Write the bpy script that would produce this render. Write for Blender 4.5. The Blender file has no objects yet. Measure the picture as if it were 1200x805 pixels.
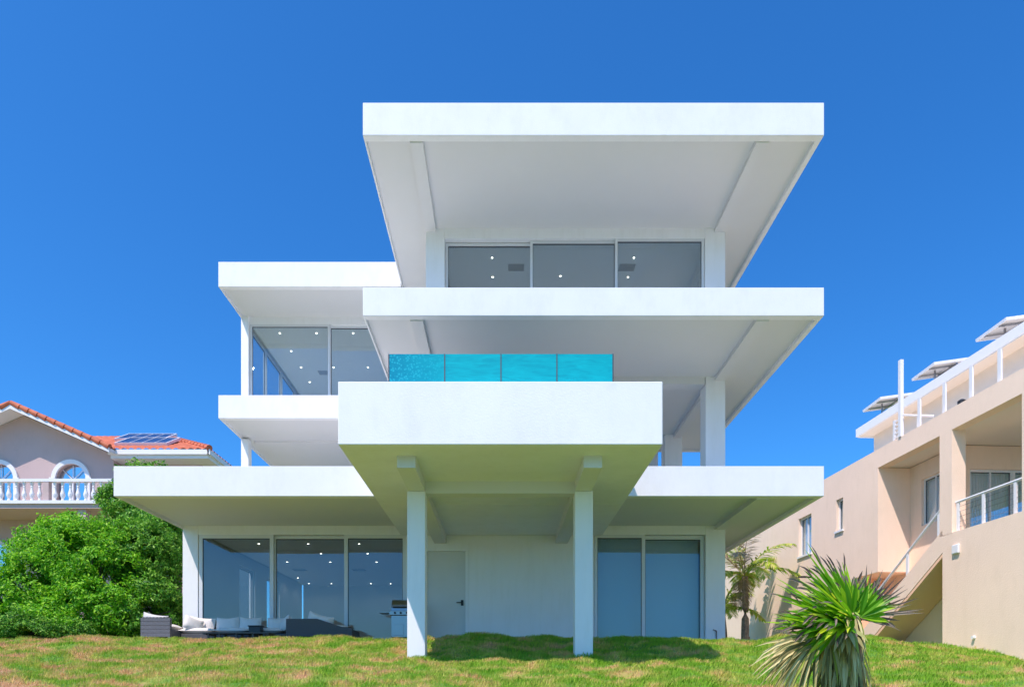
import bpy, bmesh, math, random
import numpy as np
from mathutils import Vector, Matrix, noise as mnoise

# ------------------------------------------------------------------ camera, world, sun, exposure
scn = bpy.context.scene
COL = scn.collection
cam_d = bpy.data.cameras.new('camera'); cam = bpy.data.objects.new('camera', cam_d); COL.objects.link(cam)
cam.location = (0, 0, 0); cam.rotation_euler = (math.radians(90), 0, 0)
cam_d.sensor_width = 36; cam_d.lens = 24
cam_d.shift_x = 10/1200; cam_d.shift_y = (800-402.5)/1200
cam_d.clip_start = 0.1; cam_d.clip_end = 6000
scn.camera = cam

SUN = Vector((0.38, 0.49, -1.0)).normalized()      # travel direction of the light
elev = math.asin(-SUN.z)
w = bpy.data.worlds.new('World'); scn.world = w; w.use_nodes = True
nt = w.node_tree; nt.nodes.clear()
sky = nt.nodes.new('ShaderNodeTexSky'); sky.sky_type = 'NISHITA'; sky.sun_disc = False
sky.sun_elevation = elev
sky.sun_rotation = math.atan2(-SUN.x, -SUN.y)      # azimuth from +Y, clockwise
sky.air_density = 1.0; sky.dust_density = 1.0; sky.ozone_density = 3.2; sky.altitude = 0
hs = nt.nodes.new('ShaderNodeHueSaturation'); hs.inputs['Saturation'].default_value = 1.22; hs.inputs['Value'].default_value = 1.0
hs.inputs['Hue'].default_value = 0.497
bg = nt.nodes.new('ShaderNodeBackground'); bg.inputs['Strength'].default_value = 0.095
wo = nt.nodes.new('ShaderNodeOutputWorld')
cg = nt.nodes.new('ShaderNodeMixRGB'); cg.blend_type = 'MULTIPLY'; cg.inputs[0].default_value = 1; cg.inputs[2].default_value = (0.47, 1.05, 1.51, 1)
nt.links.new(sky.outputs[0], hs.inputs['Color']); nt.links.new(hs.outputs[0], cg.inputs[1]); nt.links.new(cg.outputs[0], bg.inputs[0]); nt.links.new(bg.outputs[0], wo.inputs[0])
sl = bpy.data.lights.new('sun', 'SUN'); sl.energy = 3.5; sl.angle = math.radians(0.5); sl.color = (1.0, 0.85, 0.80)
so = bpy.data.objects.new('sun', sl); COL.objects.link(so)
so.rotation_euler = SUN.to_track_quat('-Z', 'Y').to_euler(); so.location = (-8, -10, 25)
scn.view_settings.view_transform = 'Standard'; scn.view_settings.look = 'None'
scn.view_settings.gamma = 1; scn.view_settings.use_curve_mapping = False
scn.view_settings.exposure = 0.68
try:
    scn.cycles.max_bounces = 9; scn.cycles.diffuse_bounces = 5; scn.cycles.transparent_max_bounces = 16
except Exception: pass

rnd = random.Random(7); NR = np.random.default_rng(5)

# ------------------------------------------------------------------ materials
def mat(name, col, rough=0.6, metal=0, var=0.0, vscale=3.0, bump=0.0, bscale=60.0, col2=None, coat=0, spec=0.5, detail=5):
    m = bpy.data.materials.new(name); m.use_nodes = True
    n = m.node_tree; p = n.nodes['Principled BSDF']
    p.inputs['Base Color'].default_value = (*col, 1); p.inputs['Roughness'].default_value = rough
    p.inputs['Metallic'].default_value = metal; p.inputs['Coat Weight'].default_value = coat
    p.inputs['Specular IOR Level'].default_value = spec
    tc = n.nodes.new('ShaderNodeNewGeometry')
    if var > 0 or col2:
        t = n.nodes.new('ShaderNodeTexNoise'); t.inputs['Scale'].default_value = vscale; t.inputs['Detail'].default_value = detail
        t.inputs['Roughness'].default_value = 0.6
        n.links.new(tc.outputs['Position'], t.inputs['Vector'])
        r = n.nodes.new('ShaderNodeValToRGB'); r.color_ramp.elements[0].position = 0.33; r.color_ramp.elements[1].position = 0.67
        c2 = col2 if col2 else tuple(c*(1-var) for c in col)
        r.color_ramp.elements[0].color = (*c2, 1); r.color_ramp.elements[1].color = (*col, 1)
        n.links.new(t.outputs[0], r.inputs[0]); n.links.new(r.outputs[0], p.inputs['Base Color'])
    if bump > 0:
        t = n.nodes.new('ShaderNodeTexNoise'); t.inputs['Scale'].default_value = bscale; t.inputs['Detail'].default_value = 4
        n.links.new(tc.outputs['Position'], t.inputs['Vector'])
        b = n.nodes.new('ShaderNodeBump'); b.inputs['Strength'].default_value = bump; b.inputs['Distance'].default_value = 0.01
        n.links.new(t.outputs[0], b.inputs['Height']); n.links.new(b.outputs[0], p.inputs['Normal'])
    return m

def streaks(m, amount, sx=2.2, sz=0.25):
    n = m.node_tree; p = n.nodes['Principled BSDF']; src = p.inputs['Base Color'].links[0].from_socket
    g = n.nodes.new('ShaderNodeNewGeometry'); mp = n.nodes.new('ShaderNodeMapping'); mp.inputs['Scale'].default_value = (sx, sx, sz)
    n.links.new(g.outputs['Position'], mp.inputs['Vector'])
    t = n.nodes.new('ShaderNodeTexNoise'); t.inputs['Scale'].default_value = 3.0; t.inputs['Detail'].default_value = 8; t.inputs['Roughness'].default_value = 0.7
    n.links.new(mp.outputs[0], t.inputs['Vector'])
    r = n.nodes.new('ShaderNodeValToRGB'); r.color_ramp.elements[0].position = 0.30; r.color_ramp.elements[1].position = 0.52
    a = 1-amount; r.color_ramp.elements[0].color = (a, a, a*0.985, 1); r.color_ramp.elements[1].color = (1, 1, 1, 1)
    n.links.new(t.outputs[0], r.inputs[0])
    x = n.nodes.new('ShaderNodeMixRGB'); x.blend_type = 'MULTIPLY'; x.inputs[0].default_value = 1
    n.links.new(src, x.inputs[1]); n.links.new(r.outputs[0], x.inputs[2]); n.links.new(x.outputs[0], p.inputs['Base Color'])
    return m

def leafmat(name, cols, trans=0.3, rough=0.45, scale=3.0, spec=0.4):
    """leaves: colour differs from leaf to leaf (random per island), part of the light passes through"""
    m = bpy.data.materials.new(name); m.use_nodes = True
    n = m.node_tree; p = n.nodes['Principled BSDF']; out = n.nodes['Material Output']
    g = n.nodes.new('ShaderNodeNewGeometry')
    r = n.nodes.new('ShaderNodeValToRGB')
    els = r.color_ramp.elements
    while len(els) < len(cols): els.new(0.5)
    for i, c in enumerate(cols):
        els[i].position = i/(len(cols)-1); els[i].color = (*c, 1)
    n.links.new(g.outputs['Random Per Island'], r.inputs[0])
    n.links.new(r.outputs[0], p.inputs['Base Color']); p.inputs['Roughness'].default_value = rough
    p.inputs['Specular IOR Level'].default_value = spec
    tr = n.nodes.new('ShaderNodeBsdfTranslucent'); n.links.new(r.outputs[0], tr.inputs['Color'])
    mx = n.nodes.new('ShaderNodeMixShader'); mx.inputs[0].default_value = trans
    n.links.new(p.outputs[0], mx.inputs[1]); n.links.new(tr.outputs[0], mx.inputs[2]); n.links.new(mx.outputs[0], out.inputs['Surface'])
    return m

def glassmat(name, refl=0.28, tint=(0.55, 0.62, 0.66), wob=0.0, gmax=0.8):
    m = bpy.data.materials.new(name); m.use_nodes = True
    n = m.node_tree; n.nodes.clear(); out = n.nodes.new('ShaderNodeOutputMaterial')
    t = n.nodes.new('ShaderNodeBsdfTransparent'); t.inputs[0].default_value = (*tint, 1)
    g = n.nodes.new('ShaderNodeBsdfGlossy'); g.inputs['Roughness'].default_value = 0.0; g.inputs[0].default_value = (0.86, 0.95, 1, 1)
    lw = n.nodes.new('ShaderNodeLayerWeight'); lw.inputs[0].default_value = 0.35
    mr = n.nodes.new('ShaderNodeMapRange'); mr.inputs['To Min'].default_value = refl; mr.inputs['To Max'].default_value = gmax
    n.links.new(lw.outputs['Fresnel'], mr.inputs[0])
    mx = n.nodes.new('ShaderNodeMixShader'); n.links.new(mr.outputs[0], mx.inputs[0])
    n.links.new(t.outputs[0], mx.inputs[1]); n.links.new(g.outputs[0], mx.inputs[2]); n.links.new(mx.outputs[0], out.inputs[0])
    if wob:
        gg = n.nodes.new('ShaderNodeNewGeometry'); nz = n.nodes.new('ShaderNodeTexNoise'); nz.inputs['Scale'].default_value = 0.9
        n.links.new(gg.outputs['Position'], nz.inputs['Vector'])
        b = n.nodes.new('ShaderNodeBump'); b.inputs['Strength'].default_value = wob; b.inputs['Distance'].default_value = 0.01
        n.links.new(nz.outputs[0], b.inputs['Height']); n.links.new(b.outputs[0], g.inputs['Normal'])
    return m

def emitmat(name, col, s):
    m = bpy.data.materials.new(name); m.use_nodes = True
    p = m.node_tree.nodes['Principled BSDF']; p.inputs['Base Color'].default_value = (*col, 1)
    p.inputs['Emission Color'].default_value = (*col, 1); p.inputs['Emission Strength'].default_value = s
    return m

M = {}
M['white'] = mat('white_render', (0.83, 0.83, 0.83), 0.7, var=0.045, vscale=1.3, bump=0.25, bscale=45)
M['soffit'] = mat('white_render_shaded', (0.69, 0.69, 0.68), 0.75, var=0.03, vscale=0.8, bump=0.1, bscale=30)  # darker copy of the slab white, underside shade put into the colour
M['wallpaint'] = mat('white_wall_paint', (0.83, 0.84, 0.84), 0.7, var=0.03, vscale=1.0, bump=0.1, bscale=30)
M['inside'] = mat('interior_paint', (0.82, 0.84, 0.84), 0.7)
M['floor_tile'] = mat('interior_floor', (0.6, 0.59, 0.56), 0.3, var=0.1, vscale=2)
M['alu'] = mat('white_aluminium_frame', (0.66, 0.68, 0.69), 0.4, spec=0.5)
M['gasket'] = mat('dark_gasket', (0.06, 0.07, 0.08), 0.5)
M['glass'] = glassmat('window_glass', 0.03, (0.80, 0.85, 0.87), 0.05, 0.6)
M['glass_clear'] = glassmat('clear_glass', 0.06, (0.93, 0.96, 0.98), 0, 0.35)
M['glass_side'] = glassmat('side_glass', 0.04, (0.92, 0.96, 0.98), 0, 0.3)
M['lamp'] = emitmat('downlight_glow', (1.0, 0.93, 0.8), 5.0)
M['steel'] = mat('brushed_steel', (0.30, 0.30, 0.31), 0.3, 1.0, bump=0.1, bscale=200)
M['darkmetal'] = mat('dark_metal', (0.04, 0.042, 0.045), 0.45, 0.6)
M['blind'] = mat('roller_blind', (0.8, 0.84, 0.86), 0.8)
M['curtain'] = mat('pale_curtain', (0.85, 0.88, 0.9), 0.8)
M['vent'] = mat('ceiling_vent', (0.42, 0.43, 0.44), 0.6)
M['peach'] = mat('peach_stucco', (0.97, 0.75, 0.58), 0.85, var=0.05, vscale=0.7, bump=0.5, bscale=35)
M['peach_bounce'] = mat('peach_stucco_bounce_tint', (0.95, 0.60, 0.40), 0.85, var=0.05, vscale=0.7, bump=0.5, bscale=35)  # peach stucco tinted orange, bounced sunlight put into the colour
M['whitetrim'] = mat('white_trim', (0.8, 0.8, 0.8), 0.5)
M['mauve'] = mat('mauve_stucco', (0.56, 0.43, 0.40), 0.85, var=0.06, vscale=0.6, bump=0.4, bscale=25)
M['terracotta'] = mat('terracotta_tile', (0.60, 0.17, 0.075), 0.75, col2=(0.42, 0.10, 0.045), vscale=3.5, bump=0.4, bscale=30)
M['pvcell'] = mat('solar_cell', (0.02, 0.04, 0.12), 0.3, 0.0, coat=0.15)
M['pvback'] = mat('solar_backsheet', (0.68, 0.66, 0.62), 0.6)
M['wicker'] = mat('grey_wicker', (0.16, 0.165, 0.18), 0.6, var=0.5, vscale=60, bump=0.8, bscale=90)
M['wicker_dark'] = mat('charcoal_wicker', (0.085, 0.088, 0.095), 0.6, var=0.5, vscale=60, bump=0.8, bscale=90)
M['cushion'] = mat('cream_cushion', (0.70, 0.67, 0.63), 0.9, var=0.08, vscale=8, bump=0.4, bscale=14)
M['blackbox'] = mat('black_plastic', (0.015, 0.015, 0.017), 0.4)
M['paving'] = mat('terrace_paving', (0.40, 0.37, 0.33), 0.8, var=0.15, vscale=4, bump=0.3, bscale=40)
M['bark'] = mat('bark', (0.16, 0.12, 0.085), 0.9, var=0.45, vscale=9, bump=1.0, bscale=25)
M['palmbark'] = mat('palm_bark', (0.36, 0.29, 0.23), 0.9, var=0.5, vscale=14, bump=1.0, bscale=30)
M['cream'] = mat('cream_stucco', (0.86, 0.77, 0.66), 0.85, var=0.05, vscale=0.7, bump=0.5, bscale=35)
streaks(M['white'], 0.05, 1.3, 0.6); streaks(M['wallpaint'], 0.05, 2.0, 0.3); streaks(M['peach'], 0.05, 1.2, 0.4); streaks(M['mauve'], 0.06, 0.9, 0.5)
M['redframe'] = mat('red_painted_frame', (0.50, 0.07, 0.03), 0.6)
M['leaf_bush'] = leafmat('bush_leaves', [(0.04, 0.18, 0.008), (0.12, 0.42, 0.010), (0.24, 0.60, 0.012), (0.44, 0.74, 0.05)], 0.42, 0.5, spec=0.3)
M['leaf_dark'] = leafmat('dark_leaves', [(0.02, 0.12, 0.012), (0.08, 0.28, 0.02), (0.18, 0.46, 0.03), (0.36, 0.60, 0.09)], 0.38, 0.5, spec=0.3)
M['frond_green'] = leafmat('green_frond', [(0.08, 0.30, 0.01), (0.22, 0.52, 0.012), (0.46, 0.72, 0.02), (0.80, 0.85, 0.06)], 0.45)
M['frond_tip'] = leafmat('withered_frond', [(0.10, 0.07, 0.055), (0.22, 0.16, 0.14), (0.32, 0.26, 0.20), (0.22, 0.22, 0.07)], 0.25, 0.8)
M['frond_dry'] = leafmat('dry_frond', [(0.16, 0.14, 0.05), (0.46, 0.40, 0.16), (0.85, 0.74, 0.40), (0.34, 0.42, 0.06)], 0.3, 0.8)
M['coco'] = leafmat('coconut_leaflet', [(0.18, 0.38, 0.03), (0.42, 0.60, 0.06), (0.70, 0.76, 0.12), (0.75, 0.62, 0.34)], 0.5, 0.5)
M['coco_dry'] = leafmat('dry_leaflet', [(0.42, 0.31, 0.22), (0.66, 0.52, 0.38), (0.36, 0.36, 0.14)], 0.3, 0.7)

def grassmat(name, blade):
    m = bpy.data.materials.new(name); m.use_nodes = True
    n = m.node_tree; p = n.nodes['Principled BSDF']; p.inputs['Roughness'].default_value = 0.6; p.inputs['Specular IOR Level'].default_value = 0.25
    g = n.nodes.new('ShaderNodeNewGeometry')
    mp = n.nodes.new('ShaderNodeMapping'); mp.inputs['Scale'].default_value = (0.55, 0.9, 0); mp.inputs['Location'].default_value = (3.1, 1.7, 0)
    n.links.new(g.outputs['Position'], mp.inputs['Vector'])
    t = n.nodes.new('ShaderNodeTexNoise'); t.inputs['Scale'].default_value = 2.6; t.inputs['Detail'].default_value = 7; t.inputs['Roughness'].default_value = 0.68
    n.links.new(mp.outputs[0], t.inputs['Vector'])
    # dry patches are commoner on the left side of the slope
    sx = n.nodes.new('ShaderNodeSeparateXYZ'); n.links.new(g.outputs['Position'], sx.inputs[0])
    mr = n.nodes.new('ShaderNodeMapRange'); mr.inputs['From Min'].default_value = -9; mr.inputs['From Max'].default_value = 4
    mr.inputs['To Min'].default_value = 0.045; mr.inputs['To Max'].default_value = 0.125
    n.links.new(sx.outputs[0], mr.inputs[0])
    ad = n.nodes.new('ShaderNodeMath'); ad.operation = 'ADD'; n.links.new(t.outputs[0], ad.inputs[0]); n.links.new(mr.outputs[0], ad.inputs[1])
    r = n.nodes.new('ShaderNodeValToRGB'); e = r.color_ramp.elements
    e[0].position = 0.45; e[0].color = (0.78, 0.50, 0.27, 1) if blade else (0.42, 0.25, 0.13, 1)
    e[1].position = 0.66; e[1].color = (0.26, 0.50, 0.035, 1) if blade else (0.10, 0.22, 0.03, 1)
    a = e.new(0.51); a.color = (0.76, 0.54, 0.22, 1) if blade else (0.32, 0.27, 0.08, 1)
    b = e.new(0.575); b.color = (0.52, 0.58, 0.10, 1) if blade else (0.20, 0.27, 0.04, 1)
    n.links.new(ad.outputs[0], r.inputs[0])
    if blade:
        hv = n.nodes.new('ShaderNodeHueSaturation')
        mr2 = n.nodes.new('ShaderNodeMapRange'); mr2.inputs['To Min'].default_value = 0.72; mr2.inputs['To Max'].default_value = 1.3
        n.links.new(g.outputs['Random Per Island'], mr2.inputs[0]); n.links.new(mr2.outputs[0], hv.inputs['Value'])
        n.links.new(r.outputs[0], hv.inputs['Color']); n.links.new(hv.outputs[0], p.inputs['Base Color'])
        tr = n.nodes.new('ShaderNodeBsdfTranslucent'); n.links.new(hv.outputs[0], tr.inputs['Color'])
        mx = n.nodes.new('ShaderNodeMixShader'); mx.inputs[0].default_value = 0.35
        n.links.new(p.outputs[0], mx.inputs[1]); n.links.new(tr.outputs[0], mx.inputs[2])
        n.links.new(mx.outputs[0], n.nodes['Material Output'].inputs['Surface'])
    else:
        n.links.new(r.outputs[0], p.inputs['Base Color'])
    return m
M['grass'] = grassmat('grass_blades', True); M['soil'] = grassmat('turf_ground', False)

def watermat():
    m = bpy.data.materials.new('pool_water_behind_acrylic'); m.use_nodes = True
    n = m.node_tree; p = n.nodes['Principled BSDF']; p.inputs['Roughness'].default_value = 0.25
    p.inputs['Coat Weight'].default_value = 0.6; p.inputs['Coat Roughness'].default_value = 0.02
    g = n.nodes.new('ShaderNodeNewGeometry')
    mp = n.nodes.new('ShaderNodeMapping'); mp.inputs['Scale'].default_value = (1.2, 1, 7.0); n.links.new(g.outputs['Position'], mp.inputs['Vector'])
    t = n.nodes.new('ShaderNodeTexNoise'); t.inputs['Scale'].default_value = 2.2; t.inputs['Detail'].default_value = 6; t.inputs['Distortion'].default_value = 1.2
    n.links.new(mp.outputs[0], t.inputs['Vector'])
    r = n.nodes.new('ShaderNodeValToRGB'); e = r.color_ramp.elements
    e[0].position = 0.32; e[0].color = (0.001, 0.30, 0.335, 1); e[1].position = 0.68; e[1].color = (0.002, 0.40, 0.42, 1)
    n.links.new(t.outputs[0], r.inputs[0])
    # sparkle painted into the first panel's colour: small bright and dark facets
    v = n.nodes.new('ShaderNodeTexVoronoi'); v.inputs['Scale'].default_value = 26; n.links.new(g.outputs['Position'], v.inputs['Vector'])
    r2 = n.nodes.new('ShaderNodeValToRGB'); r2.color_ramp.elements[0].position = 0.15; r2.color_ramp.elements[0].color = (0.02, 0.42, 0.50, 1)
    r2.color_ramp.elements[1].position = 0.5; r2.color_ramp.elements[1].color = (0.0, 0.19, 0.28, 1)
    n.links.new(v.outputs[0], r2.inputs[0])
    sx = n.nodes.new('ShaderNodeSeparateXYZ'); n.links.new(g.outputs['Position'], sx.inputs[0])
    mr = n.nodes.new('ShaderNodeMapRange'); mr.inputs['From Min'].default_value = -1.7; mr.inputs['From Max'].default_value = -0.75
    mr.inputs['To Min'].default_value = 0.75; mr.inputs['To Max'].default_value = 0.0
    n.links.new(sx.outputs[0], mr.inputs[0])
    mx = n.nodes.new('ShaderNodeMixRGB'); n.links.new(mr.outputs[0], mx.inputs[0]); n.links.new(r.outputs[0], mx.inputs[1]); n.links.new(r2.outputs[0], mx.inputs[2])
    n.links.new(mx.outputs[0], p.inputs['Base Color'])
    return m
M['poolwater'] = watermat()
M['ocean'] = mat('sea_water', (0.01, 0.09, 0.16), 0.15, bump=0.6, bscale=1.2)

# ------------------------------------------------------------------ mesh helpers
class MB:
    def __init__(s): s.v = []; s.f = []
    def box(s, x0, x1, y0, y1, z0, z1):
        b = len(s.v)
        s.v += [(x0,y0,z0),(x1,y0,z0),(x1,y1,z0),(x0,y1,z0),(x0,y0,z1),(x1,y0,z1),(x1,y1,z1),(x0,y1,z1)]
        s.f += [tuple(b+i for i in q) for q in ((0,3,2,1),(4,5,6,7),(0,1,5,4),(1,2,6,5),(2,3,7,6),(3,0,4,7))]
        return s
    def prism(s, pts, axis, a0, a1):
        """pts: 2D polygon; axis 0/1/2 the extrusion axis"""
        b = len(s.v); n = len(pts)
        def mk(p, a):
            return (a, p[0], p[1]) if axis == 0 else (p[0], a, p[1]) if axis == 1 else (p[0], p[1], a)
        s.v += [mk(p, a0) for p in pts] + [mk(p, a1) for p in pts]
        s.f.append(tuple(b+i for i in range(n))); s.f.append(tuple(b+n+i for i in reversed(range(n))))
        for i in range(n): s.f.append((b+i, b+n+i, b+n+(i+1)%n, b+(i+1)%n))
        return s
    def tube(s, pts, radii, n=8):
        pts = [Vector(p) for p in pts]
        if not hasattr(radii, '__len__'): radii = [radii]*len(pts)
        b = len(s.v)
        for i, p in enumerate(pts):
            d = (pts[min(i+1, len(pts)-1)] - pts[max(i-1, 0)]).normalized()
            q = d.to_track_quat('Z', 'Y')
            for k in range(n):
                a = 2*math.pi*k/n
                s.v.append(tuple(p + q @ Vector((math.cos(a)*radii[i], math.sin(a)*radii[i], 0))))
        for i in range(len(pts)-1):
            for k in range(n):
                s.f.append((b+i*n+k, b+i*n+(k+1)%n, b+(i+1)*n+(k+1)%n, b+(i+1)*n+k))
        s.f.append(tuple(b+k for k in reversed(range(n)))); s.f.append(tuple(b+(len(pts)-1)*n+k for k in range(n)))
        return s
    def lathe(s, prof, c, n=12):
        b = len(s.v)
        for r, z in prof:
            for k in range(n):
                a = 2*math.pi*k/n; s.v.append((c[0]+r*math.cos(a), c[1]+r*math.sin(a), c[2]+z))
        for i in range(len(prof)-1):
            for k in range(n): s.f.append((b+i*n+k, b+i*n+(k+1)%n, b+(i+1)*n+(k+1)%n, b+(i+1)*n+k))
        s.f.append(tuple(b+k for k in reversed(range(n)))); s.f.append(tuple(b+(len(prof)-1)*n+k for k in range(n)))
        return s
    def build(s, name, m, parent=None, bevel=0.0, smooth=False):
        me = bpy.data.meshes.new(name); me.from_pydata(s.v, [], s.f)
        bm = bmesh.new(); bm.from_mesh(me); bmesh.ops.recalc_face_normals(bm, faces=bm.faces)
        bm.to_mesh(me); bm.free()
        if m: me.materials.append(m)
        if smooth: me.polygons.foreach_set('use_smooth', [True]*len(me.polygons))
        o = bpy.data.objects.new(name, me); COL.objects.link(o)
        if parent: o.parent = parent
        if bevel > 0:
            b = o.modifiers.new('bevel', 'BEVEL'); b.width = bevel; b.segments = 2; b.limit_method = 'ANGLE'
        return o

def raw(name, V, F, m, parent=None, smooth=False):
    """fast mesh from numpy arrays, faces all of one size"""
    me = bpy.data.meshes.new(name); V = np.asarray(V, dtype=np.float32); F = np.asarray(F, dtype=np.int32)
    k = F.shape[1]
    me.vertices.add(len(V)); me.vertices.foreach_set('co', V.ravel())
    me.loops.add(F.size); me.loops.foreach_set('vertex_index', F.ravel())
    me.polygons.add(len(F)); me.polygons.foreach_set('loop_start', np.arange(0, F.size, k, dtype=np.int32))
    me.polygons.foreach_set('loop_total', np.full(len(F), k, dtype=np.int32))
    if smooth: me.polygons.foreach_set('use_smooth', np.ones(len(F), dtype=bool))
    me.update(calc_edges=True); me.validate()
    me.materials.append(m)
    o = bpy.data.objects.new(name, me); COL.objects.link(o)
    if parent: o.parent = parent
    return o

def tag(o, label=None, cat=None, group=None, kind=None):
    if label: o['label'] = label
    if cat: o['category'] = cat
    if group: o['group'] = group
    if kind: o['kind'] = kind
    return o
def thing(name, label, cat, loc=(0,0,0), rz=0, group=None):
    o = bpy.data.objects.new(name, None); COL.objects.link(o); o.location = loc; o.rotation_euler = (0,0,rz)
    o.empty_display_size = 0.2
    return tag(o, label, cat, group)
def B(name, m, parent, x0, x1, y0, y1, z0, z1, bevel=0.0, label=None):
    o = MB().box(x0, x1, y0, y1, z0, z1).build(name, m, parent, bevel)
    if label: o['label'] = label
    return o

def holes(mb, a0, a1, z0, z1, t0, t1, hs, axis='y'):
    """wall in the a-z plane, thickness t0..t1, with rectangular holes [(a0,a1,z0,z1)]"""
    A = sorted(set([a0, a1] + [h[0] for h in hs] + [h[1] for h in hs])); Z = sorted(set([z0, z1] + [h[2] for h in hs] + [h[3] for h in hs]))
    for i in range(len(A)-1):
        run = None
        for j in range(len(Z)-1):
            ca, cz = (A[i]+A[i+1])/2, (Z[j]+Z[j+1])/2
            solid = not any(h[0] < ca < h[1] and h[2] < cz < h[3] for h in hs)
            if solid:
                run = [Z[j], Z[j+1]] if run is None else [run[0], Z[j+1]]
            if (not solid or j == len(Z)-2) and run:
                if axis == 'y': mb.box(A[i], A[i+1], t0, t1, run[0], run[1])
                else: mb.box(t0, t1, A[i], A[i+1], run[0], run[1])
                run = None
    return mb

def window(parent, a0, a1, z0, z1, t, axis='y', fw=0.06, depth=0.07, glass=None, frame=None, muntins=(), pane_t=0.5, name='window'):
    """frame mesh = the window part, pane = its sub-part. t = outer plane, going deeper by depth"""
    frame = frame or M['alu']; glass = glass or M['glass']
    f = MB()
    def bx(p0, p1, q0, q1, d0, d1):
        if axis == 'y': f.box(p0, p1, t+d0, t+d1, q0, q1)
        else: f.box(t+d0, t+d1, p0, p1, q0, q1)
    bx(a0, a0+fw, z0, z1, 0, depth); bx(a1-fw, a1, z0, z1, 0, depth)
    bx(a0+fw, a1-fw, z0, z0+fw, 0.001, depth-0.001); bx(a0+fw, a1-fw, z1-fw, z1, 0.001, depth-0.001)
    for mpos in muntins: bx(mpos-fw*0.35, mpos+fw*0.35, z0+fw, z1-fw, 0.004, depth-0.004)
    o = f.build(name, frame, parent)
    tt = t+depth*pane_t
    p = MB()
    if axis == 'y': p.box(a0+fw, a1-fw, tt-0.004, tt+0.004, z0+fw, z1-fw)
    else: p.box(tt-0.004, tt+0.004, a0+fw, a1-fw, z0+fw, z1-fw)
    p.build('pane', glass, o)
    g = MB()
    def gx(p0, p1, q0, q1):
        if axis == 'y': g.box(p0, p1, tt-0.010, tt+0.010, q0, q1)
        else: g.box(tt-0.010, tt+0.010, p0, p1, q0, q1)
    e = 0.012
    gx(a0+fw, a0+fw+e, z0+fw, z1-fw); gx(a1-fw-e, a1-fw, z0+fw, z1-fw); gx(a0+fw+e, a1-fw-e, z1-fw-e*1.5, z1-fw)
    g.build('gasket', M['gasket'], o)
    return o

# ------------------------------------------------------------------ ground
PY = [-400, -60, -30, -10, 0, 4, 8, 9.9, 11.6, 13.0, 13.9, 14.4, 15.2, 60, 400]
PZ = [-12, -9, -6.5, -3.1, -1.65, -0.88, -0.10, 0.17, 0.40, 0.70, 0.88, 0.92, 0.88, 0.85, 0.8]
def sstep(a, b, x):
    t = np.clip((x-a)/(b-a), 0, 1); return t*t*(3-2*t)
_g = NR.random((128, 128))
def vnoise(x, y, s):
    x = np.asarray(x)*s+1000.3; y = np.asarray(y)*s+1000.7
    xi = np.floor(x).astype(int); yi = np.floor(y).astype(int); fx = x-xi; fy = y-yi
    fx = fx*fx*(3-2*fx); fy = fy*fy*(3-2*fy)
    q = lambda a, b: _g[a % 128, b % 128]
    return (q(xi,yi)*(1-fx)+q(xi+1,yi)*fx)*(1-fy)+(q(xi,yi+1)*(1-fx)+q(xi+1,yi+1)*fx)*fy
def ground_z(x, y):
    x = np.asarray(x, dtype=float); y = np.asarray(y, dtype=float)
    yy = y - 2.2*sstep(6.5, 11, x)*sstep(8, 13, y)
    z = np.interp(yy, PY, PZ)
    # smooth the polyline a little
    z = 0.5*z + 0.25*np.interp(yy-0.4, PY, PZ) + 0.25*np.interp(yy+0.4, PY, PZ)
    near = sstep(3, 7, y)*(1-sstep(14.35, 14.75, y)*(sstep(-9, -8, x)*(1-sstep(6, 6.6, x))))*(1-sstep(30, 60, y))
    hump = (vnoise(x, y, 0.75)-0.5)*0.11 + (vnoise(x, y, 1.9)-0.5)*0.10 + (vnoise(x, y, 4.5)-0.5)*0.085
    z = z + hump*near
    z = z + 0.07*np.exp(-((x+0.35)/0.5)**2-((y-13.9)/0.5)**2) - 0.03*np.exp(-((x-1.2)/1.2)**2-((y-14)/0.6)**2)
    # sunk under the house so that the floors stay clear
    inside = sstep(14.45, 14.8, y)*sstep(-8.3, -7.9, x)*(1-sstep(5.9, 6.3, x))*(1-sstep(25.0, 25.6, y))
    return z - 0.14*inside
def axis_pts(lo, hi, a, b, step, grow=1.35):
    c = list(np.arange(a, b+1e-6, step)); s = step
    l = [];  p = a
    while p > lo: s *= grow; p -= s; l.append(p)
    r = []; p = b; s = step
    while p < hi: s *= grow; p += s; r.append(p)
    return np.array(l[::-1]+c+r)
gx_ = axis_pts(-2500, 2500, -15, 15, 0.11); gy_ = axis_pts(-300, 3000, 6, 17.5, 0.09)
GX, GY = np.meshgrid(gx_, gy_); GZ = ground_z(GX, GY)
nx, ny = len(gx_), len(gy_)
idx = np.arange(nx*ny).reshape(ny, nx)
F = np.stack([idx[:-1,:-1], idx[:-1,1:], idx[1:,1:], idx[1:,:-1]], -1).reshape(-1, 4)
o = raw('ground', np.stack([GX, GY, GZ], -1).reshape(-1, 3), F, M['soil'], smooth=True); tag(o, kind='structure')
o = MB(); o.v = [(-3000,-3500,-6),(3000,-3500,-6),(3000,-22,-6),(-3000,-22,-6)]; o.f = [(0,1,2,3)]
tag(o.build('water', M['ocean']), kind='structure')
tag(B('terrace', M['paving'], None, -8.05, 6.0, 14.62, 15.99, 0.70, 0.935), kind='structure')

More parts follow.
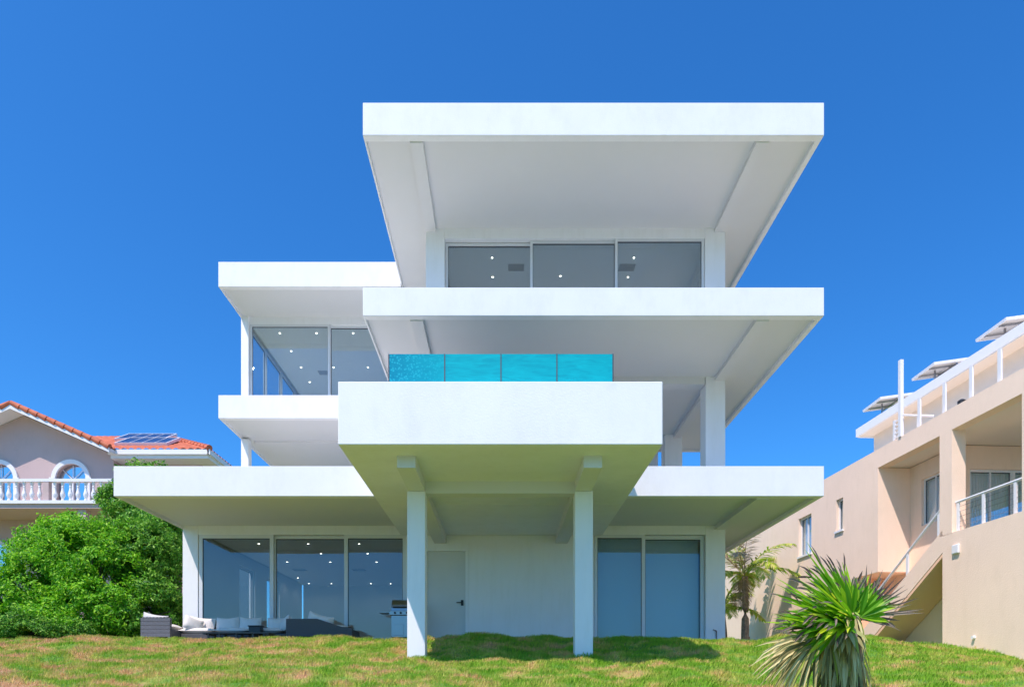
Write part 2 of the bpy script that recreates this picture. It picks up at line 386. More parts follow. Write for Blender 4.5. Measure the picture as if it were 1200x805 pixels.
# grass: many small tufts of blades
def make_grass():
    V = []; 
    def batch(n, xr, yr, hmin, hmax, wd):
        y = NR.uniform(yr[0], yr[1], n); x = NR.uniform(xr[0], xr[1], n)
        k = (np.abs(x) < 0.82*y+1.5)
        k &= ~((y > 14.5) & (x > -8.1) & (x < 6.05))
        wx = 11.83-0.0625*y - 0.03
        k &= x < wx
        x = x[k]; y = y[k]
        # uneven density, tufts
        d = vnoise(x, y, 3.2)*0.6 + vnoise(x, y, 8.5)*0.4
        k = NR.random(len(x)) < (0.35+1.1*d); x = x[k]; y = y[k]; d = d[k]
        z = ground_z(x, y)
        n = len(x); h = NR.uniform(hmin, hmax, n)*(0.55+0.9*d)
        a = NR.uniform(0, 2*np.pi, n); lean = NR.uniform(0.1, 0.75, n)*h; la = NR.normal(-0.3, 1.4, n)
        w_ = wd*NR.uniform(0.6, 1.3, n)
        base = np.stack([x, y, z-0.01], -1)
        side = np.stack([np.cos(a)*w_, np.sin(a)*w_, 0*w_], -1)
        mid = base + np.stack([np.cos(la)*lean*0.35, np.sin(la)*lean*0.35, h*0.6], -1)
        tip = base + np.stack([np.cos(la)*lean, np.sin(la)*lean, h], -1)
        V.append(np.stack([base-side, base+side, mid+side*0.7, tip, mid-side*0.7], 1))
    batch(330000, (-13, 11), (6.2, 10.5), 0.035, 0.075, 0.0035)
    batch(360000, (-14, 12), (10.5, 15.0), 0.035, 0.080, 0.0045)
    batch(50000, (6.0, 12), (14.4, 24), 0.04, 0.09, 0.006)
    batch(30000, (-15, -8), (14.4, 19), 0.04, 0.09, 0.006)
    V = np.concatenate(V); n = len(V)
    F = np.arange(n*5).reshape(n, 5)
    o = raw('grass', V.reshape(-1, 3), F, M['grass']); tag(o, 'short coastal grass with dry brown patches on the slope', 'grass', kind='stuff')
make_grass()

# ------------------------------------------------------------------ the white house
FL = 0.94
YF, YD = 13.2, 16.0
H = thing('modern_house', 'large white modern house with stacked cantilevered slabs and a glass fronted pool', 'house', (0, 16, 0.9))
HP = H
def hp(o):   # children are modelled in world coordinates
    o.matrix_parent_inverse = Matrix.Translation(-H.location); return o
def HB(name, m, x0, x1, y0, y1, z0, z1, bevel=0.0, label=None): return hp(B(name, m, H, x0, x1, y0, y1, z0, z1, bevel, label))
def HW(*a, **k): return hp(window(H, *a, **k))
def slab(x0, x1, y0, y1, z0, z1, name='floor_slab', right=True, label=None):
    d = 0.085
    ix0, ix1, iy0, iy1 = x0+0.03, x1-(0.10 if right else 0.012), y0+0.16, y1-0.02
    m = MB(); m.v = [(x0,y0,z0),(x1,y0,z0),(x1,y1,z0),(x0,y1,z0),(x0,y0,z1),(x1,y0,z1),(x1,y1,z1),(x0,y1,z1)]
    m.v += [(ix0,iy0,z0),(ix1,iy0,z0),(ix1,iy1,z0),(ix0,iy1,z0),(ix0,iy0,z0+d),(ix1,iy0,z0+d),(ix1,iy1,z0+d),(ix0,iy1,z0+d)]
    m.f = [(4,5,6,7),(0,1,5,4),(1,2,6,5),(2,3,7,6),(3,0,4,7),(0,8,9,1),(1,9,10,2),(2,10,11,3),(3,11,8,0),(8,12,13,9),(9,13,14,10),(10,14,15,11),(11,15,12,8),(12,15,14,13)]
    o = hp(m.build(name, M['white'], H, 0.008))
    if label: o['label'] = label
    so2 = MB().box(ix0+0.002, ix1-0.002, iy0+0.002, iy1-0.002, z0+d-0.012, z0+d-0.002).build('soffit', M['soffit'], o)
    return o
slab(-2.72, 6.2, YF, 21.0, 10.58, 11.21, 'roof_slab', label='topmost white flat roof slab')
slab(-2.72, 6.2, YF, 21.0, 7.095, 7.64, label='white slab above the pool')
slab(-7.54, 6.2, YF, 25.2, 3.61, 4.19, label='longest white slab above the ground floor')
slab(-7.56, -2.725, 18.1, 26.0, 10.50, 11.155, 'roof_slab', False, label='lower left white roof slab')
slab(-7.56, -2.725, 18.1, 26.0, 7.015, 7.625, right=False, label='white slab under the upper left glass room')
# soffit beams running front to back
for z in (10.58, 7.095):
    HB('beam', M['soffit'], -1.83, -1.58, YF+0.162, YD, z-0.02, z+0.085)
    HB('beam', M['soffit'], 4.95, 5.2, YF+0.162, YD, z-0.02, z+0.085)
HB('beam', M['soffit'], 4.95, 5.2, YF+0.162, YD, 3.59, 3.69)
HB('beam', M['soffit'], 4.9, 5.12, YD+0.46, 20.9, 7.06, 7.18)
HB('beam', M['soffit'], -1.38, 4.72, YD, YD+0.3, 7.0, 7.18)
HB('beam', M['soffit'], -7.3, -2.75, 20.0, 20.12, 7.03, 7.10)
# piers
HB('pillar', M['wallpaint'], -1.82, -1.38, YD, YD+0.45, 7.64, 10.66, 0.008)
HB('pillar', M['wallpaint'], 4.72, 5.2, YD, YD+0.45, 7.64, 10.66, 0.008)
HB('pillar', M['wallpaint'], -1.82, -1.38, YD, YD+0.45, 4.19, 7.175, 0.008)
HB('pillar', M['wallpaint'], 4.74, 5.2, YD, YD+0.45, 4.19, 7.175, 0.008)
HB('pillar', M['wallpaint'], 4.66, 5.16, 19.7, 20.15, 4.19, 7.175, 0.008)
HB('pillar', M['wallpaint'], -7.52, -7.16, YD, YD+0.45, 0.80, 3.69, 0.008)
HB('pillar', M['wallpaint'], 4.74, 5.2, YD, YD+0.45, 0.80, 3.69, 0.008)
HB('pillar', M['wallpaint'], -7.555, -7.34, 19.65, 19.9, 7.62, 10.58, 0.006)
HB('pillar', M['wallpaint'], -7.555, -7.34, 19.65, 19.9, 4.19, 7.02, 0.006)
# top floor
HB('header', M['wallpaint'], -1.38, 4.72, YD+0.01, YD+0.4, 10.42, 10.66)
HW(-1.37, 0.70, 7.66, 10.40, YD+0.16)
HW(0.63, 2.68, 7.66, 10.41, YD+0.08)
HW(2.62, 4.71, 7.66, 10.42, YD+0.02)
HB('ceiling', M['inside'], -1.4, 5.0, YD+0.42, 20.7, 10.43, 10.50)
HB('interior_wall', M['inside'], -1.6, 5.1, 20.7, 20.85, 7.64, 10.57)
m = MB(); holes(m, YD+0.45, 20.7, 7.64, 10.57, 4.95, 5.1, [(17.0, 20.2, 7.75, 10.2)], 'x'); hp(m.build('side_wall', M['wallpaint'], H))
HB('side_wall', M['wallpaint'], -1.82, -1.65, YD+0.45, 20.7, 7.64, 10.57)
HW(17.0, 20.2, 7.75, 10.2, 5.0, axis='x', glass=M['glass_side'], muntins=(18.6,))
# pool level room
m = MB(); holes(m, -2.5, 4.5, 4.19, 7.17, 20.2, 20.4, [(-2, 1, 4.3, 6.8), (2.0, 4.35, 4.3, 6.8)]); hp(m.build('wall', M['wallpaint'], H))
HW(-2, 1, 4.3, 6.8, 20.25, muntins=(-0.5,)); HW(2.0, 4.35, 4.3, 6.8, 20.25, muntins=(3.2,))
HB('interior_wall', M['inside'], -2.5, 4.5, 23.9, 24.05, 4.19, 7.0)
HB('side_wall', M['wallpaint'], -2.65, -2.5, 20.2, 24.05, 4.19, 7.09); HB('side_wall', M['wallpaint'], 4.5, 4.62, 20.41, 24.05, 4.19, 7.09)
HB('ceiling', M['inside'], -2.7, 4.62, 21.02, 24.05, 7.1, 7.2)
# left glass room
HB('header', M['wallpaint'], -7.34, -2.74, 19.75, 19.95, 10.36, 10.58)
HW(-7.33, -5.02, 7.63, 10.36, 19.74); HW(-5.07, -2.74, 7.63, 10.36, 19.82)
HB('ceiling', M['inside'], -7.34, -2.72, 19.96, 25.8, 10.40, 10.47)
HB('interior_wall', M['inside'], -7.34, -1.83, 25.8, 25.95, 7.63, 10.49); HB('interior_wall', M['inside'], -2.71, -2.6, 19.96, 25.8, 7.63, 10.49)
HB('interior_wall', M['inside'], -5.2, -2.72, 24.0, 24.12, 7.64, 10.39)
for y0 in (19.92, 21.4, 22.9, 24.4):
    HW(y0, y0+1.45, 7.64, 10.39, -7.5, axis='x', glass=M['glass_side'])
# ground floor: left glass room
HB('header', M['wallpaint'], -7.16, -2.3, YD+0.01, YD+0.35, 3.48, 3.69)
HB('header', M['wallpaint'], 2.12, 4.74, YD+0.01, YD+0.35, 3.48, 3.69)
HW(-7.15, -5.40, FL, 3.48, YD+0.02, fw=0.085); HW(-5.44, -3.66, FL, 3.47, YD+0.11, fw=0.07); HW(-3.74, -2.28, FL, 3.48, YD+0.02, fw=0.085)
HB('floor', M['floor_tile'], -7.5, 5.15, YD, 25.0, 0.74, 0.93)
HB('ceiling', M['inside'], -7.14, 4.7, YD+0.36, 24.9, 3.53, 3.6)
HB('interior_wall', M['inside'], -7.3, 5.1, 24.9, 25.05, 0.93, 3.6)
HB('interior_wall', M['inside'], -2.3, -2.15, YD+0.22, 24.9, 0.93, 3.52)
m = MB(); holes(m, YD+0.45, 24.9, 0.8, 3.6, -7.52, -7.35, [(19.0, 20.2, 1.0, 3.3), (21.2, 22.4, 1.0, 3.3)], 'x'); hp(m.build('side_wall', M['wallpaint'], H))
HW(19.0, 20.2, 1.0, 3.3, -7.48, axis='x', glass=M['glass_side']); HW(21.2, 22.4, 1.0, 3.3, -7.48, axis='x', glass=M['glass_side'])
HB('side_wall', M['wallpaint'], 5.0, 5.19, YD+0.45, 24.9, 0.8, 3.6)
# centre wall and door
m = MB(); holes(m, -2.28, 2.12, 0.8, 3.68, YD, YD+0.2, [(-1.87, -0.84, 0.8, 3.14)]); hp(m.build('wall', M['wallpaint'], H))
dm = MB().box(-1.82, -0.89, YD+0.05, YD+0.10, FL, 3.09)
door = hp(dm.build('door', mat('door_paint', (0.66, 0.66, 0.63), 0.55, var=0.05, vscale=2), H, 0.004))
MB().box(-1.87, -1.82, YD-0.02, YD+0.12, FL, 3.14).box(-0.89, -0.82, YD-0.02, YD+0.12, FL, 3.16).box(-1.82, -0.89, YD-0.019, YD+0.119, 3.09, 3.16).build('frame', M['wallpaint'], door)
hm = MB().tube([(-0.97, YD+0.05, 1.89), (-0.97, YD-0.02, 1.89)], 0.018).tube([(-0.96, YD-0.015, 1.89), (-1.10, YD-0.015, 1.885)], 0.011)
hm.box(-1.0, -0.94, YD+0.035, YD+0.049, 1.82, 1.95); hm.build('handle', M['darkmetal'], door)
HB('door_step', M['paving'], -1.95, -0.75, YD-0.35, YD-0.001, 0.80, 0.936)
# right glass with blinds
HW(2.13, 3.32, FL, 3.48, YD+0.02, fw=0.075); HW(3.26, 4.73, FL, 3.47, YD+0.10, fw=0.085)
b1 = HB('blind', M['blind'], 2.2, 4.68, YD+0.42, YD+0.43, FL+0.05, 3.47)
# downlights and vents
def downlight(x, y, z, r=0.024, watt=9):
    o = hp(MB().lathe([(r*1.5, 0.0), (r*1.5, -0.006), (r, -0.006)], (x, y, z), 14).build('downlight', M['whitetrim'], H))
    MB().lathe([(r, -0.008), (r*0.9, -0.011)], (x, y, z), 14).build('lamp_lens', M['lamp'], o)
    ld_ = bpy.data.lights.new('downlight_bulb', 'SPOT'); ld_.energy = watt; ld_.spot_size = math.radians(150); ld_.spot_blend = 0.6
    ld_.shadow_soft_size = 0.04; ld_.color = (1, 0.94, 0.86)
    lo3 = bpy.data.objects.new('downlight_bulb', ld_); COL.objects.link(lo3); lo3.location = (x, y, z-0.03); lo3.parent = o
for x, y in ((-0.28, 16.75), (3.2, 16.75), (-0.28, 17.55), (1.46, 17.5), (3.2, 17.55), (1.46, 19.2)): downlight(x, y, 10.43)
for x, y in ((-6.65, 20.3), (-5.56, 20.3), (-4.47, 20.3), (-6.65, 21.4), (-6.67, 22.5), (-5.6, 22.5), (-4.47, 22.5), (-6.7, 23.6)): downlight(x, y, 10.40, 0.028, 11)
for x, y in ((-6.2, 17.3), (-4.95, 17.3), (-3.66, 17.3), (-4.97, 18.6), (-3.7, 18.6), (-6.3, 19.9), (-5.05, 19.9), (-3.7, 19.9),
             (-6.9, 22.9), (-6.9, 24.2), (-6.1, 24.2), (-4.7, 24.2), (-4.0, 24.2), (-3.1, 24.2)): downlight(x, y, 3.53, 0.025, 0.9)
def vent(x, y, z):
    m = MB().box(x-0.2, x+0.2, y-0.14, y+0.14, z-0.012, z)
    for k in range(4): m.box(x-0.17, x+0.17, y-0.10+k*0.06, y-0.07+k*0.06, z-0.02, z-0.011)
    hp(m.build('ceiling_vent', M['vent'], H))
for x, y, z in ((0.32, 17.15, 10.43), (3.1, 17.15, 10.43), (-6.0, 22.9, 10.40), (-6.35, 21.3, 3.53), (-4.5, 21.3, 3.53)): vent(x, y, z)
# pool terrace box
YP = 9.9
pb = MB().box(-2.4, 2.31, YP, YF-0.001, 3.455, 4.37).box(-2.4, 2.31, YF-0.001, YD-0.01, 3.455, 3.608)
pb.box(-2.39, 2.30, YF+0.17, YD-0.02, 3.609, 3.67)
hp(pb.build('pool_terrace', M['white'], H, 0.012))
HB('beam', M['soffit'], -1.62, -1.34, 10.38, YD-0.001, 3.27, 3.46); HB('beam', M['soffit'], 1.22, 1.5, 10.38, YD-0.001, 3.27, 3.46)
HB('beam', M['soffit'], -1.34, 1.22, 11.7, 11.95, 3.25, 3.46)
HB('pillar', M['wallpaint'], -1.64, -1.335, 11.63, 11.94, -0.1, 3.268, 0.008); HB('pillar', M['wallpaint'], 1.22, 1.525, 11.63, 11.94, -0.1, 3.268, 0.008)
# the pool itself
pool = hp(MB().box(-1.80, -1.72, 10.86, 15.2, 4.37, 5.16).box(1.65, 1.73, 10.86, 15.2, 4.37, 5.16).box(-1.72, 1.65, 15.1, 15.2, 4.37, 5.16).build('swimming_pool', M['poolwater'], H))
pool['label'] = 'raised turquoise pool with a four panel acrylic front'
px = [-1.81, -0.93, -0.04, 0.845, 1.73]
for i in range(4):
    MB().box(px[i]+0.006, px[i+1]-0.006, 10.80, 10.84, 4.37, 5.2).build('acrylic_panel', M['poolwater'], pool)
for x in px[1:4]: MB().box(x-0.008, x+0.008, 10.795, 10.85, 4.37, 5.2).build('joint', M['gasket'], pool)
MB().box(px[0]-0.012, px[0]+0.004, 10.795, 10.85, 4.37, 5.2).build('joint', M['gasket'], pool)
MB().box(px[4]-0.004, px[4]+0.012, 10.795, 10.85, 4.37, 5.2).build('joint', M['gasket'], pool)
MB().box(-1.719, 1.649, 10.85, 15.09, 4.38, 5.13).build('water', M['ocean'], pool)
# tap on the right pier
tp = MB().tube([(4.97, YD-0.005, 1.22), (4.97, YD-0.06, 1.22), (4.97, YD-0.07, 1.17)], 0.012).tube([(4.97, YD-0.02, 1.23), (4.90, YD-0.04, 1.25)], 0.008).tube([(4.985, YD-0.012, 0.9), (4.985, YD-0.012, 1.22)], 0.010)
hp(tp.build('garden_tap', M['darkmetal'], H))

# ------------------------------------------------------------------ terrace furniture
def pillow_mesh(w_, h_, t_, n=10, puff=0.5, sag=0.0):
    V = []; F = []
    for s in (1, -1):
        b = len(V)
        for j in range(n+1):
            for i in range(n+1):
                u = i/n*2-1; v = j/n*2-1
                e = max(0, (1-abs(u)**2.6))**puff * max(0, (1-abs(v)**2.6))**puff
                V.append((u*w_/2*(1-0.06*(1-abs(v))**1*0), s*t_/2*e, v*h_/2 - sag*(1-u*u)*max(v,0)))
        for j in range(n):
            for i in range(n):
                q = (b+j*(n+1)+i, b+j*(n+1)+i+1, b+(j+1)*(n+1)+i+1, b+(j+1)*(n+1)+i)
                F.append(q if s < 0 else q[::-1])
    return V, F
def pillow(name, w_, h_, t_, loc, rot, parent, m=None, sag=0.03):
    V, F = pillow_mesh(w_, h_, t_, sag=sag); R = Matrix.Translation(loc) @ Matrix.Rotation(rot[2], 4, 'Z') @ Matrix.Rotation(rot[1], 4, 'Y') @ Matrix.Rotation(rot[0], 4, 'X')
    mb = MB(); mb.v = [tuple(R @ Vector(v)) for v in V]; mb.f = F
    o = mb.build(name, m or M['cushion'], parent, smooth=True); return o

TZ = 0.935
# left sofa: seen from its grey woven end
s1 = thing('wicker_sofa', 'grey wicker sofa end standing beside the left pier and the green bush', 'sofa', (-7.55, 14.95, TZ))
MB().box(-0.33, 0.30, -0.02, 0.85, 0.09, 0.24).build('seat', M['wicker'], s1, 0.01)
am = MB()
for k in range(5): am.box(-0.335, 0.305, -0.12, -0.03, 0.07+k*0.083, 0.148+k*0.083)      # woven bands
for k in range(8): am.box(-0.30+k*0.075, -0.265+k*0.075, -0.125, -0.025, 0.482, 0.50)
am.build('armrest', M['wicker'], s1, 0.004)
bm_ = MB().box(-0.36, -0.27, -0.03, 0.85, 0.09, 0.46); bm_.build('backrest', M['wicker'], s1, 0.01)
for x in (-0.31, 0.28):
    for y in (-0.09, 0.80): MB().box(x-0.02, x+0.02, y-0.02, y+0.02, 0, 0.095).build('leg', M['steel'], s1)
pillow('cushion', 0.62, 0.5, 0.16, (-0.08, 0.42, 0.32), (math.radians(90), 0, 0), s1)
pillow('cushion', 0.5, 0.36, 0.17, (-0.15, 0.15, 0.42), (0.25, 0.15, 0.3), s1)
# long sofa facing the camera
s2 = thing('wicker_sofa', 'long low sofa with cream cushions in front of the left glass doors', 'sofa', (-5.95, 15.25, TZ))
MB().box(-1.25, 1.12, 0.0, 0.62, 0.05, 0.17).build('seat', M['wicker_dark'], s2, 0.01)
MB().box(-1.25, 1.12, 0.56, 0.65, 0.05, 0.36).build('backrest', M['wicker_dark'], s2, 0.01)
for x in (-1.2, -0.4, 0.4, 1.07): MB().box(x-0.02, x+0.02, 0.02, 0.06, 0, 0.06).build('leg', M['steel'], s2)
for i, x in enumerate((-0.93, -0.15, 0.62)):
    pillow('seat_cushion', 0.80, 0.58, 0.15, (x, 0.27, 0.24), (math.radians(90), 0, 0), s2)
for x, a, w_ in ((-1.0, 0.10, 0.60), (-0.40, -0.03, 0.52), (0.12, 0.02, 0.50), (0.80, -0.06, 0.56)):
    pillow('back_cushion', w_, 0.36, 0.18, (x, 0.47, 0.41), (-0.2, a, 0), s2)
pillow('corner_cushion', 0.42, 0.34, 0.15, (-1.05, 0.16, 0.40), (-0.35, 0.35, 0.7), s2)
pillow('corner_cushion', 0.42, 0.34, 0.15, (1.02, 0.16, 0.40), (-0.2, -0.25, -0.9), s2)
# right sofa seen from behind
s3 = thing('wicker_sofa', 'charcoal wicker sofa turned with its back to the lawn, middle of the glass doors', 'sofa', (-4.75, 14.9, TZ))
sb = MB().prism([(0.0, 0.08), (1.45, 0.08), (1.45, 0.26), (1.2, 0.30), (0.68, 0.47), (0.0, 0.47)], 1, 0.0, 0.09)
sb.build('backrest', M['wicker_dark'], s3, 0.01)
MB().box(0.0, 1.45, 0.09, 0.75, 0.08, 0.24).build('seat', M['wicker_dark'], s3, 0.01)
for x in (0.02, 0.62, 1.42):
    for y in (0.03, 0.7): MB().box(x-0.018, x+0.018, y-0.018, y+0.018, 0, 0.085).build('leg', M['steel'], s3)
pillow('seat_cushion', 1.3, 0.6, 0.14, (0.72, 0.42, 0.30), (math.radians(90), 0, 0), s3)
pillow('bolster', 0.56, 0.22, 0.2, (0.72, 0.16, 0.48), (0.1, 0.28, 0.0), s3)
# coffee table
ct = thing('coffee_table', 'long low dark slatted table in front of the cream sofa', 'table', (-5.75, 14.86, TZ))
tm = MB()
for k in range(6): tm.box(-0.72, 0.72, -0.22+k*0.075, -0.16+k*0.075, 0.13, 0.155)
tm.box(-0.70, -0.64, -0.2, 0.2, 0.105, 0.13).box(0.64, 0.70, -0.2, 0.2, 0.105, 0.13)
tm.build('tabletop', M['wicker_dark'], ct)
for x in (-0.6, -0.36, 0.0, 0.36, 0.6):
    for y in (-0.17, 0.17): MB().box(x-0.02, x+0.02, y-0.02, y+0.02, 0, 0.13).build('leg', M['wicker_dark'], ct)
# black box planter on the table's far side
bx = thing('storage_box', 'small black square box beside the low table, between the cushions', 'box', (-5.48, 15.12, TZ))
MB().box(-0.13, 0.13, -0.1, 0.1, 0.0, 0.31).build('body', M['blackbox'], bx, 0.01)
MB().box(-0.145, 0.145, -0.115, 0.115, 0.31, 0.335).build('lid', M['blackbox'], bx, 0.006)
# grill
gr = thing('gas_grill', 'grey stainless gas grill with domed lid beside the left concrete column', 'grill', (-2.30, 15.45, TZ))
MB().box(-0.24, 0.34, 0, 0.45, 0.10, 0.60).build('cabinet', M['steel'], gr, 0.01)
MB().box(-0.21, 0.04, -0.012, -0.001, 0.14, 0.40).build('cabinet_door', M['steel'], gr, 0.004)
MB().box(-0.28, 0.36, -0.03, 0.47, 0.60, 0.70).build('firebox', M['steel'], gr, 0.01)
lid = MB().prism([(0.0, 0.70)] + [(0.225-0.225*math.cos(a), 0.70+0.27*math.sin(a)) for a in [math.pi*i/12 for i in range(1, 12)]] + [(0.45, 0.70)], 0, -0.24, 0.34)
lo_ = lid.build('lid', M['steel'], gr); MB().tube([(-0.2, -0.02, 0.78), (0.3, -0.02, 0.78)], 0.014).build('handle', M['darkmetal'], lo_)
for x in (-0.15, -0.02, 0.12): MB().tube([(x, -0.03, 0.65), (x, -0.06, 0.65)], 0.024, 12).build('knob', M['darkmetal'], gr)
MB().box(-0.52, -0.285, 0.02, 0.42, 0.655, 0.68).build('side_shelf', M['steel'], gr, 0.005)
for x in (-0.2, 0.3):
    for y in (0.05, 0.4): MB().tube([(x-0.015, y, 0.05), (x+0.015, y, 0.05)], 0.05, 14).build('wheel', M['blackbox'], gr)

# ------------------------------------------------------------------ right neighbour (peach)
ANG = math.atan(0.0625)
R_ = thing('apartment_house', 'peach stucco building on the right with white rails, outside stair and recessed balcony', 'house', (11.83, 0, 0), ANG)
def rb(name, m, *a, bevel=0, label=None, parent=None): return B(name, m, parent or R_, *a, bevel=bevel, label=label)
# far wing wall, facing the white house
m = MB(); holes(m, 19.4, 31, 3.3, 6.62, 0, 0.25, [(23.08, 23.96, 4.4, 5.73), (21.17, 21.56, 4.76, 5.75)], 'x')
holes(m, 20.7, 31, -0.5, 3.3, 0, 0.25, [(26.15, 26.75, 0.9, 1.72), (28.0, 28.5, 0.4, 1.9)], 'x'); m.build('wall', M['peach'], R_)
window(R_, 23.08, 23.96, 4.4, 5.73, 0.10, 'x', frame=M['whitetrim'], glass=M['glass_clear'], fw=0.05, muntins=(23.52,)); rb('curtain', M['curtain'], 0.22, 0.24, 23.1, 23.94, 4.42, 5.7)
window(R_, 21.17, 21.56, 4.76, 5.75, 0.10, 'x', frame=M['whitetrim'], glass=M['glass_clear'], fw=0.05); rb('curtain', M['curtain'], 0.22, 0.24, 21.2, 21.54, 4.78, 5.72)
rb('window_sill', M['whitetrim'], -0.05, 0.09, 23.04, 24.0, 4.34, 4.40); rb('window_sill', M['whitetrim'], -0.05, 0.09, 21.13, 21.6, 4.70, 4.76)
window(R_, 26.15, 26.75, 0.9, 1.72, -0.01, 'x', frame=M['redframe'], fw=0.08, glass=M['glass']); window(R_, 28.0, 28.5, 0.4, 1.9, -0.01, 'x', frame=M['redframe'], fw=0.08)
rb('wall', M['peach'], 0.25, 6, 30.8, 31, -0.5, 6.6)
rb('wall', M['peach'], 0.25, 0.95, 19.4, 19.6, 3.3, 6.1)                 # return wall of the recess
rb('wall', M['peach'], 0.0, 0.95, 19.4, 20.7, 3.15, 3.299)
rb('wall', M['peach_bounce'], 0.25, 0.95, 20.7, 20.85, -0.5, 3.15)
m = MB(); holes(m, 17.5, 19.6, 3.3, 6.1, 0.95, 1.15, [(18.04, 18.92, 4.35, 5.64)], 'x'); m.box(0.95, 1.15, 13.0, 20.85, -0.5, 3.3); m.build('wall', M['peach'], R_)
window(R_, 18.04, 18.92, 4.35, 5.64, 1.02, 'x', frame=M['whitetrim'], glass=M['glass_clear'], fw=0.05, muntins=(18.45,)); rb('curtain', M['curtain'], 1.13, 1.14, 18.08, 18.9, 4.38, 5.6)
m = MB(); holes(m, 1.15, 5.5, 3.6, 6.1, 17.5, 17.7, [(1.25, 3.1, 3.62, 5.50)]); m.box(1.13, 1.15, 17.48, 17.7, 3.6, 6.1); m.build('wall', M['peach'], R_)
window(R_, 1.25, 2.45, 3.62, 5.50, 17.55, 'y', frame=M['whitetrim'], fw=0.06, muntins=(1.85,), glass=M['glass_clear']); window(R_, 2.46, 3.1, 3.62, 5.50, 17.55, 'y', frame=M['whitetrim'], fw=0.06, glass=M['glass_clear'])
cm = MB()
for k in range(24):
    x = 1.28+k*0.075; cm.box(x, x+0.045, 17.715, 17.73, 3.64, 5.46).box(x+0.0451, x+0.0749, 17.735, 17.75, 3.64, 5.46)
cm.build('curtain', M['curtain'], R_)
rb('wall', M['peach'], 0, 0.25, 6, 16.8, -1.5, 3.62)
rb('wall', M['peach'], 0.25, 0.95, 16.6, 16.8, -0.5, 3.4)
rb('balcony_floor', M['peach'], 0.25, 6, 6, 17.5, 3.40, 3.60)
rb('pillar', M['peach'], 0, 0.35, 16.48, 16.9, 3.60, 6.1); rb('pillar', M['peach'], 0, 0.35, 13.6, 14.42, 3.62, 6.1)
rb('parapet', M['peach'], 0, 0.3, 6, 19.4, 6.1, 6.62); rb('ceiling', M['cream'], 0.3, 6, 6, 30.8, 6.12, 6.40)
# outside stair
import math as _m
st = MB(); 
p0 = (16.8, 3.60); p1 = (20.7, 1.02); NS = 15
for k in range(NS):
    ya = p0[0]+(p1[0]-p0[0])*k/NS; yb = p0[0]+(p1[0]-p0[0])*(k+1)/NS; za = p0[1]+(p1[1]-p0[1])*(k+1)/NS
    st.box(0.12, 0.94, ya, yb, za-0.28, za)
so_ = st.build('staircase', M['peach'], R_)
MB().prism([(16.8, 3.20), (16.8, 3.75), (20.7, 1.20), (20.7, 0.62)], 0, 0.0, 0.12).build('stair_wall', M['peach'], so_)
MB().prism([(16.8, 3.10), (16.8, 3.19), (20.7, 0.60), (20.7, 0.51)], 0, 0.01, 0.93).build('stair_soffit', M['peach_bounce'], so_)
def rline(y): return 3.75+(1.20-3.75)*(y-16.8)/3.9
rl = MB().tube([(0.06, 16.8, rline(16.8)+0.62), (0.06, 20.6, rline(20.6)+0.62)], 0.035)
rlo = rl.build('stair_rail', M['whitetrim'], so_)
for y in (17.0, 18.2, 19.3, 20.4): 
    MB().box(0.04, 0.08, y-0.04, y+0.04, rline(y)-0.02, rline(y)+0.62).build('rail_post', M['whitetrim'], so_)
# balcony rail
br = MB().tube([(0.1, 14.45, 4.34), (0.1, 16.46, 4.34)], 0.033).build('balcony_rail', M['whitetrim'], R_)
for y in (14.7, 15.6, 16.4): MB().box(0.08, 0.12, y-0.035, y+0.035, 3.60, 4.33).build('rail_post', M['whitetrim'], br)
for k in range(5): MB().tube([(0.1, 14.47, 3.74+k*0.12), (0.1, 16.44, 3.74+k*0.12)], 0.004, 5).build('cable', M['steel'], br)
# penthouse
rb('penthouse_wall', M['cream'], 3.2, 8, 6, 24.7, 6.40, 9.0)
rb('penthouse_roof', M['cream'], 2.68, 9, 6, 24.75, 8.98, 9.16)
rb('fascia', M['whitetrim'], 2.58, 2.679, 6, 24.8, 8.96, 9.24); rb('fascia', M['whitetrim'], 2.68, 9, 24.751, 24.85, 8.96, 9.24)
# terrace rail posts
tr_ = MB().tube([(0.15, 6, 7.42), (0.15, 17.9, 7.42)], 0.012, 6).build('terrace_rail', M['whitetrim'], R_)
for y in (17.86, 16.93, 16.04, 15.19, 14.34, 13.5): MB().box(0.13, 0.17, y-0.05, y+0.05, 6.62, 7.43).build('rail_post', M['whitetrim'], tr_)
fr = MB().tube([(-0.0, 18.3, 7.16), (0.85, 18.3, 7.16)], 0.03).build('terrace_rail', M['whitetrim'], R_)
MB().box(0.40, 0.45, 18.28, 18.32, 6.4, 7.15).build('rail_post', M['whitetrim'], fr)
# roof access ladder
ld = MB()
ld.box(0.06, 0.10, 18.44, 18.52, 6.62, 7.2).box(0.06, 0.10, 18.74, 18.82, 6.62, 7.2)
for k in range(5): ld.box(0.065, 0.095, 18.52, 18.74, 6.70+k*0.11, 6.73+k*0.11)
ld.build('ladder', M['whitetrim'], R_)
MB().box(-0.03, 0.06, 18.36, 18.46, 6.62, 8.68).build('mast', M['whitetrim'], R_)
MB().box(-0.06, -0.001, 16.2, 16.42, 3.08, 3.30).build('wall_lamp', M['whitetrim'], R_, 0.02)
MB().tube([(0.0, 15.75, 1.05), (-0.06, 15.75, 1.05)], 0.04, 12).build('pipe_end', M['whitetrim'], R_)
MB().lathe([(0.05, 0), (0.09, 0.03), (0.09, 0.12), (0.03, 0.16)], (0.15, 16.35, 6.62), 12).build('floodlight', M['darkmetal'], R_)

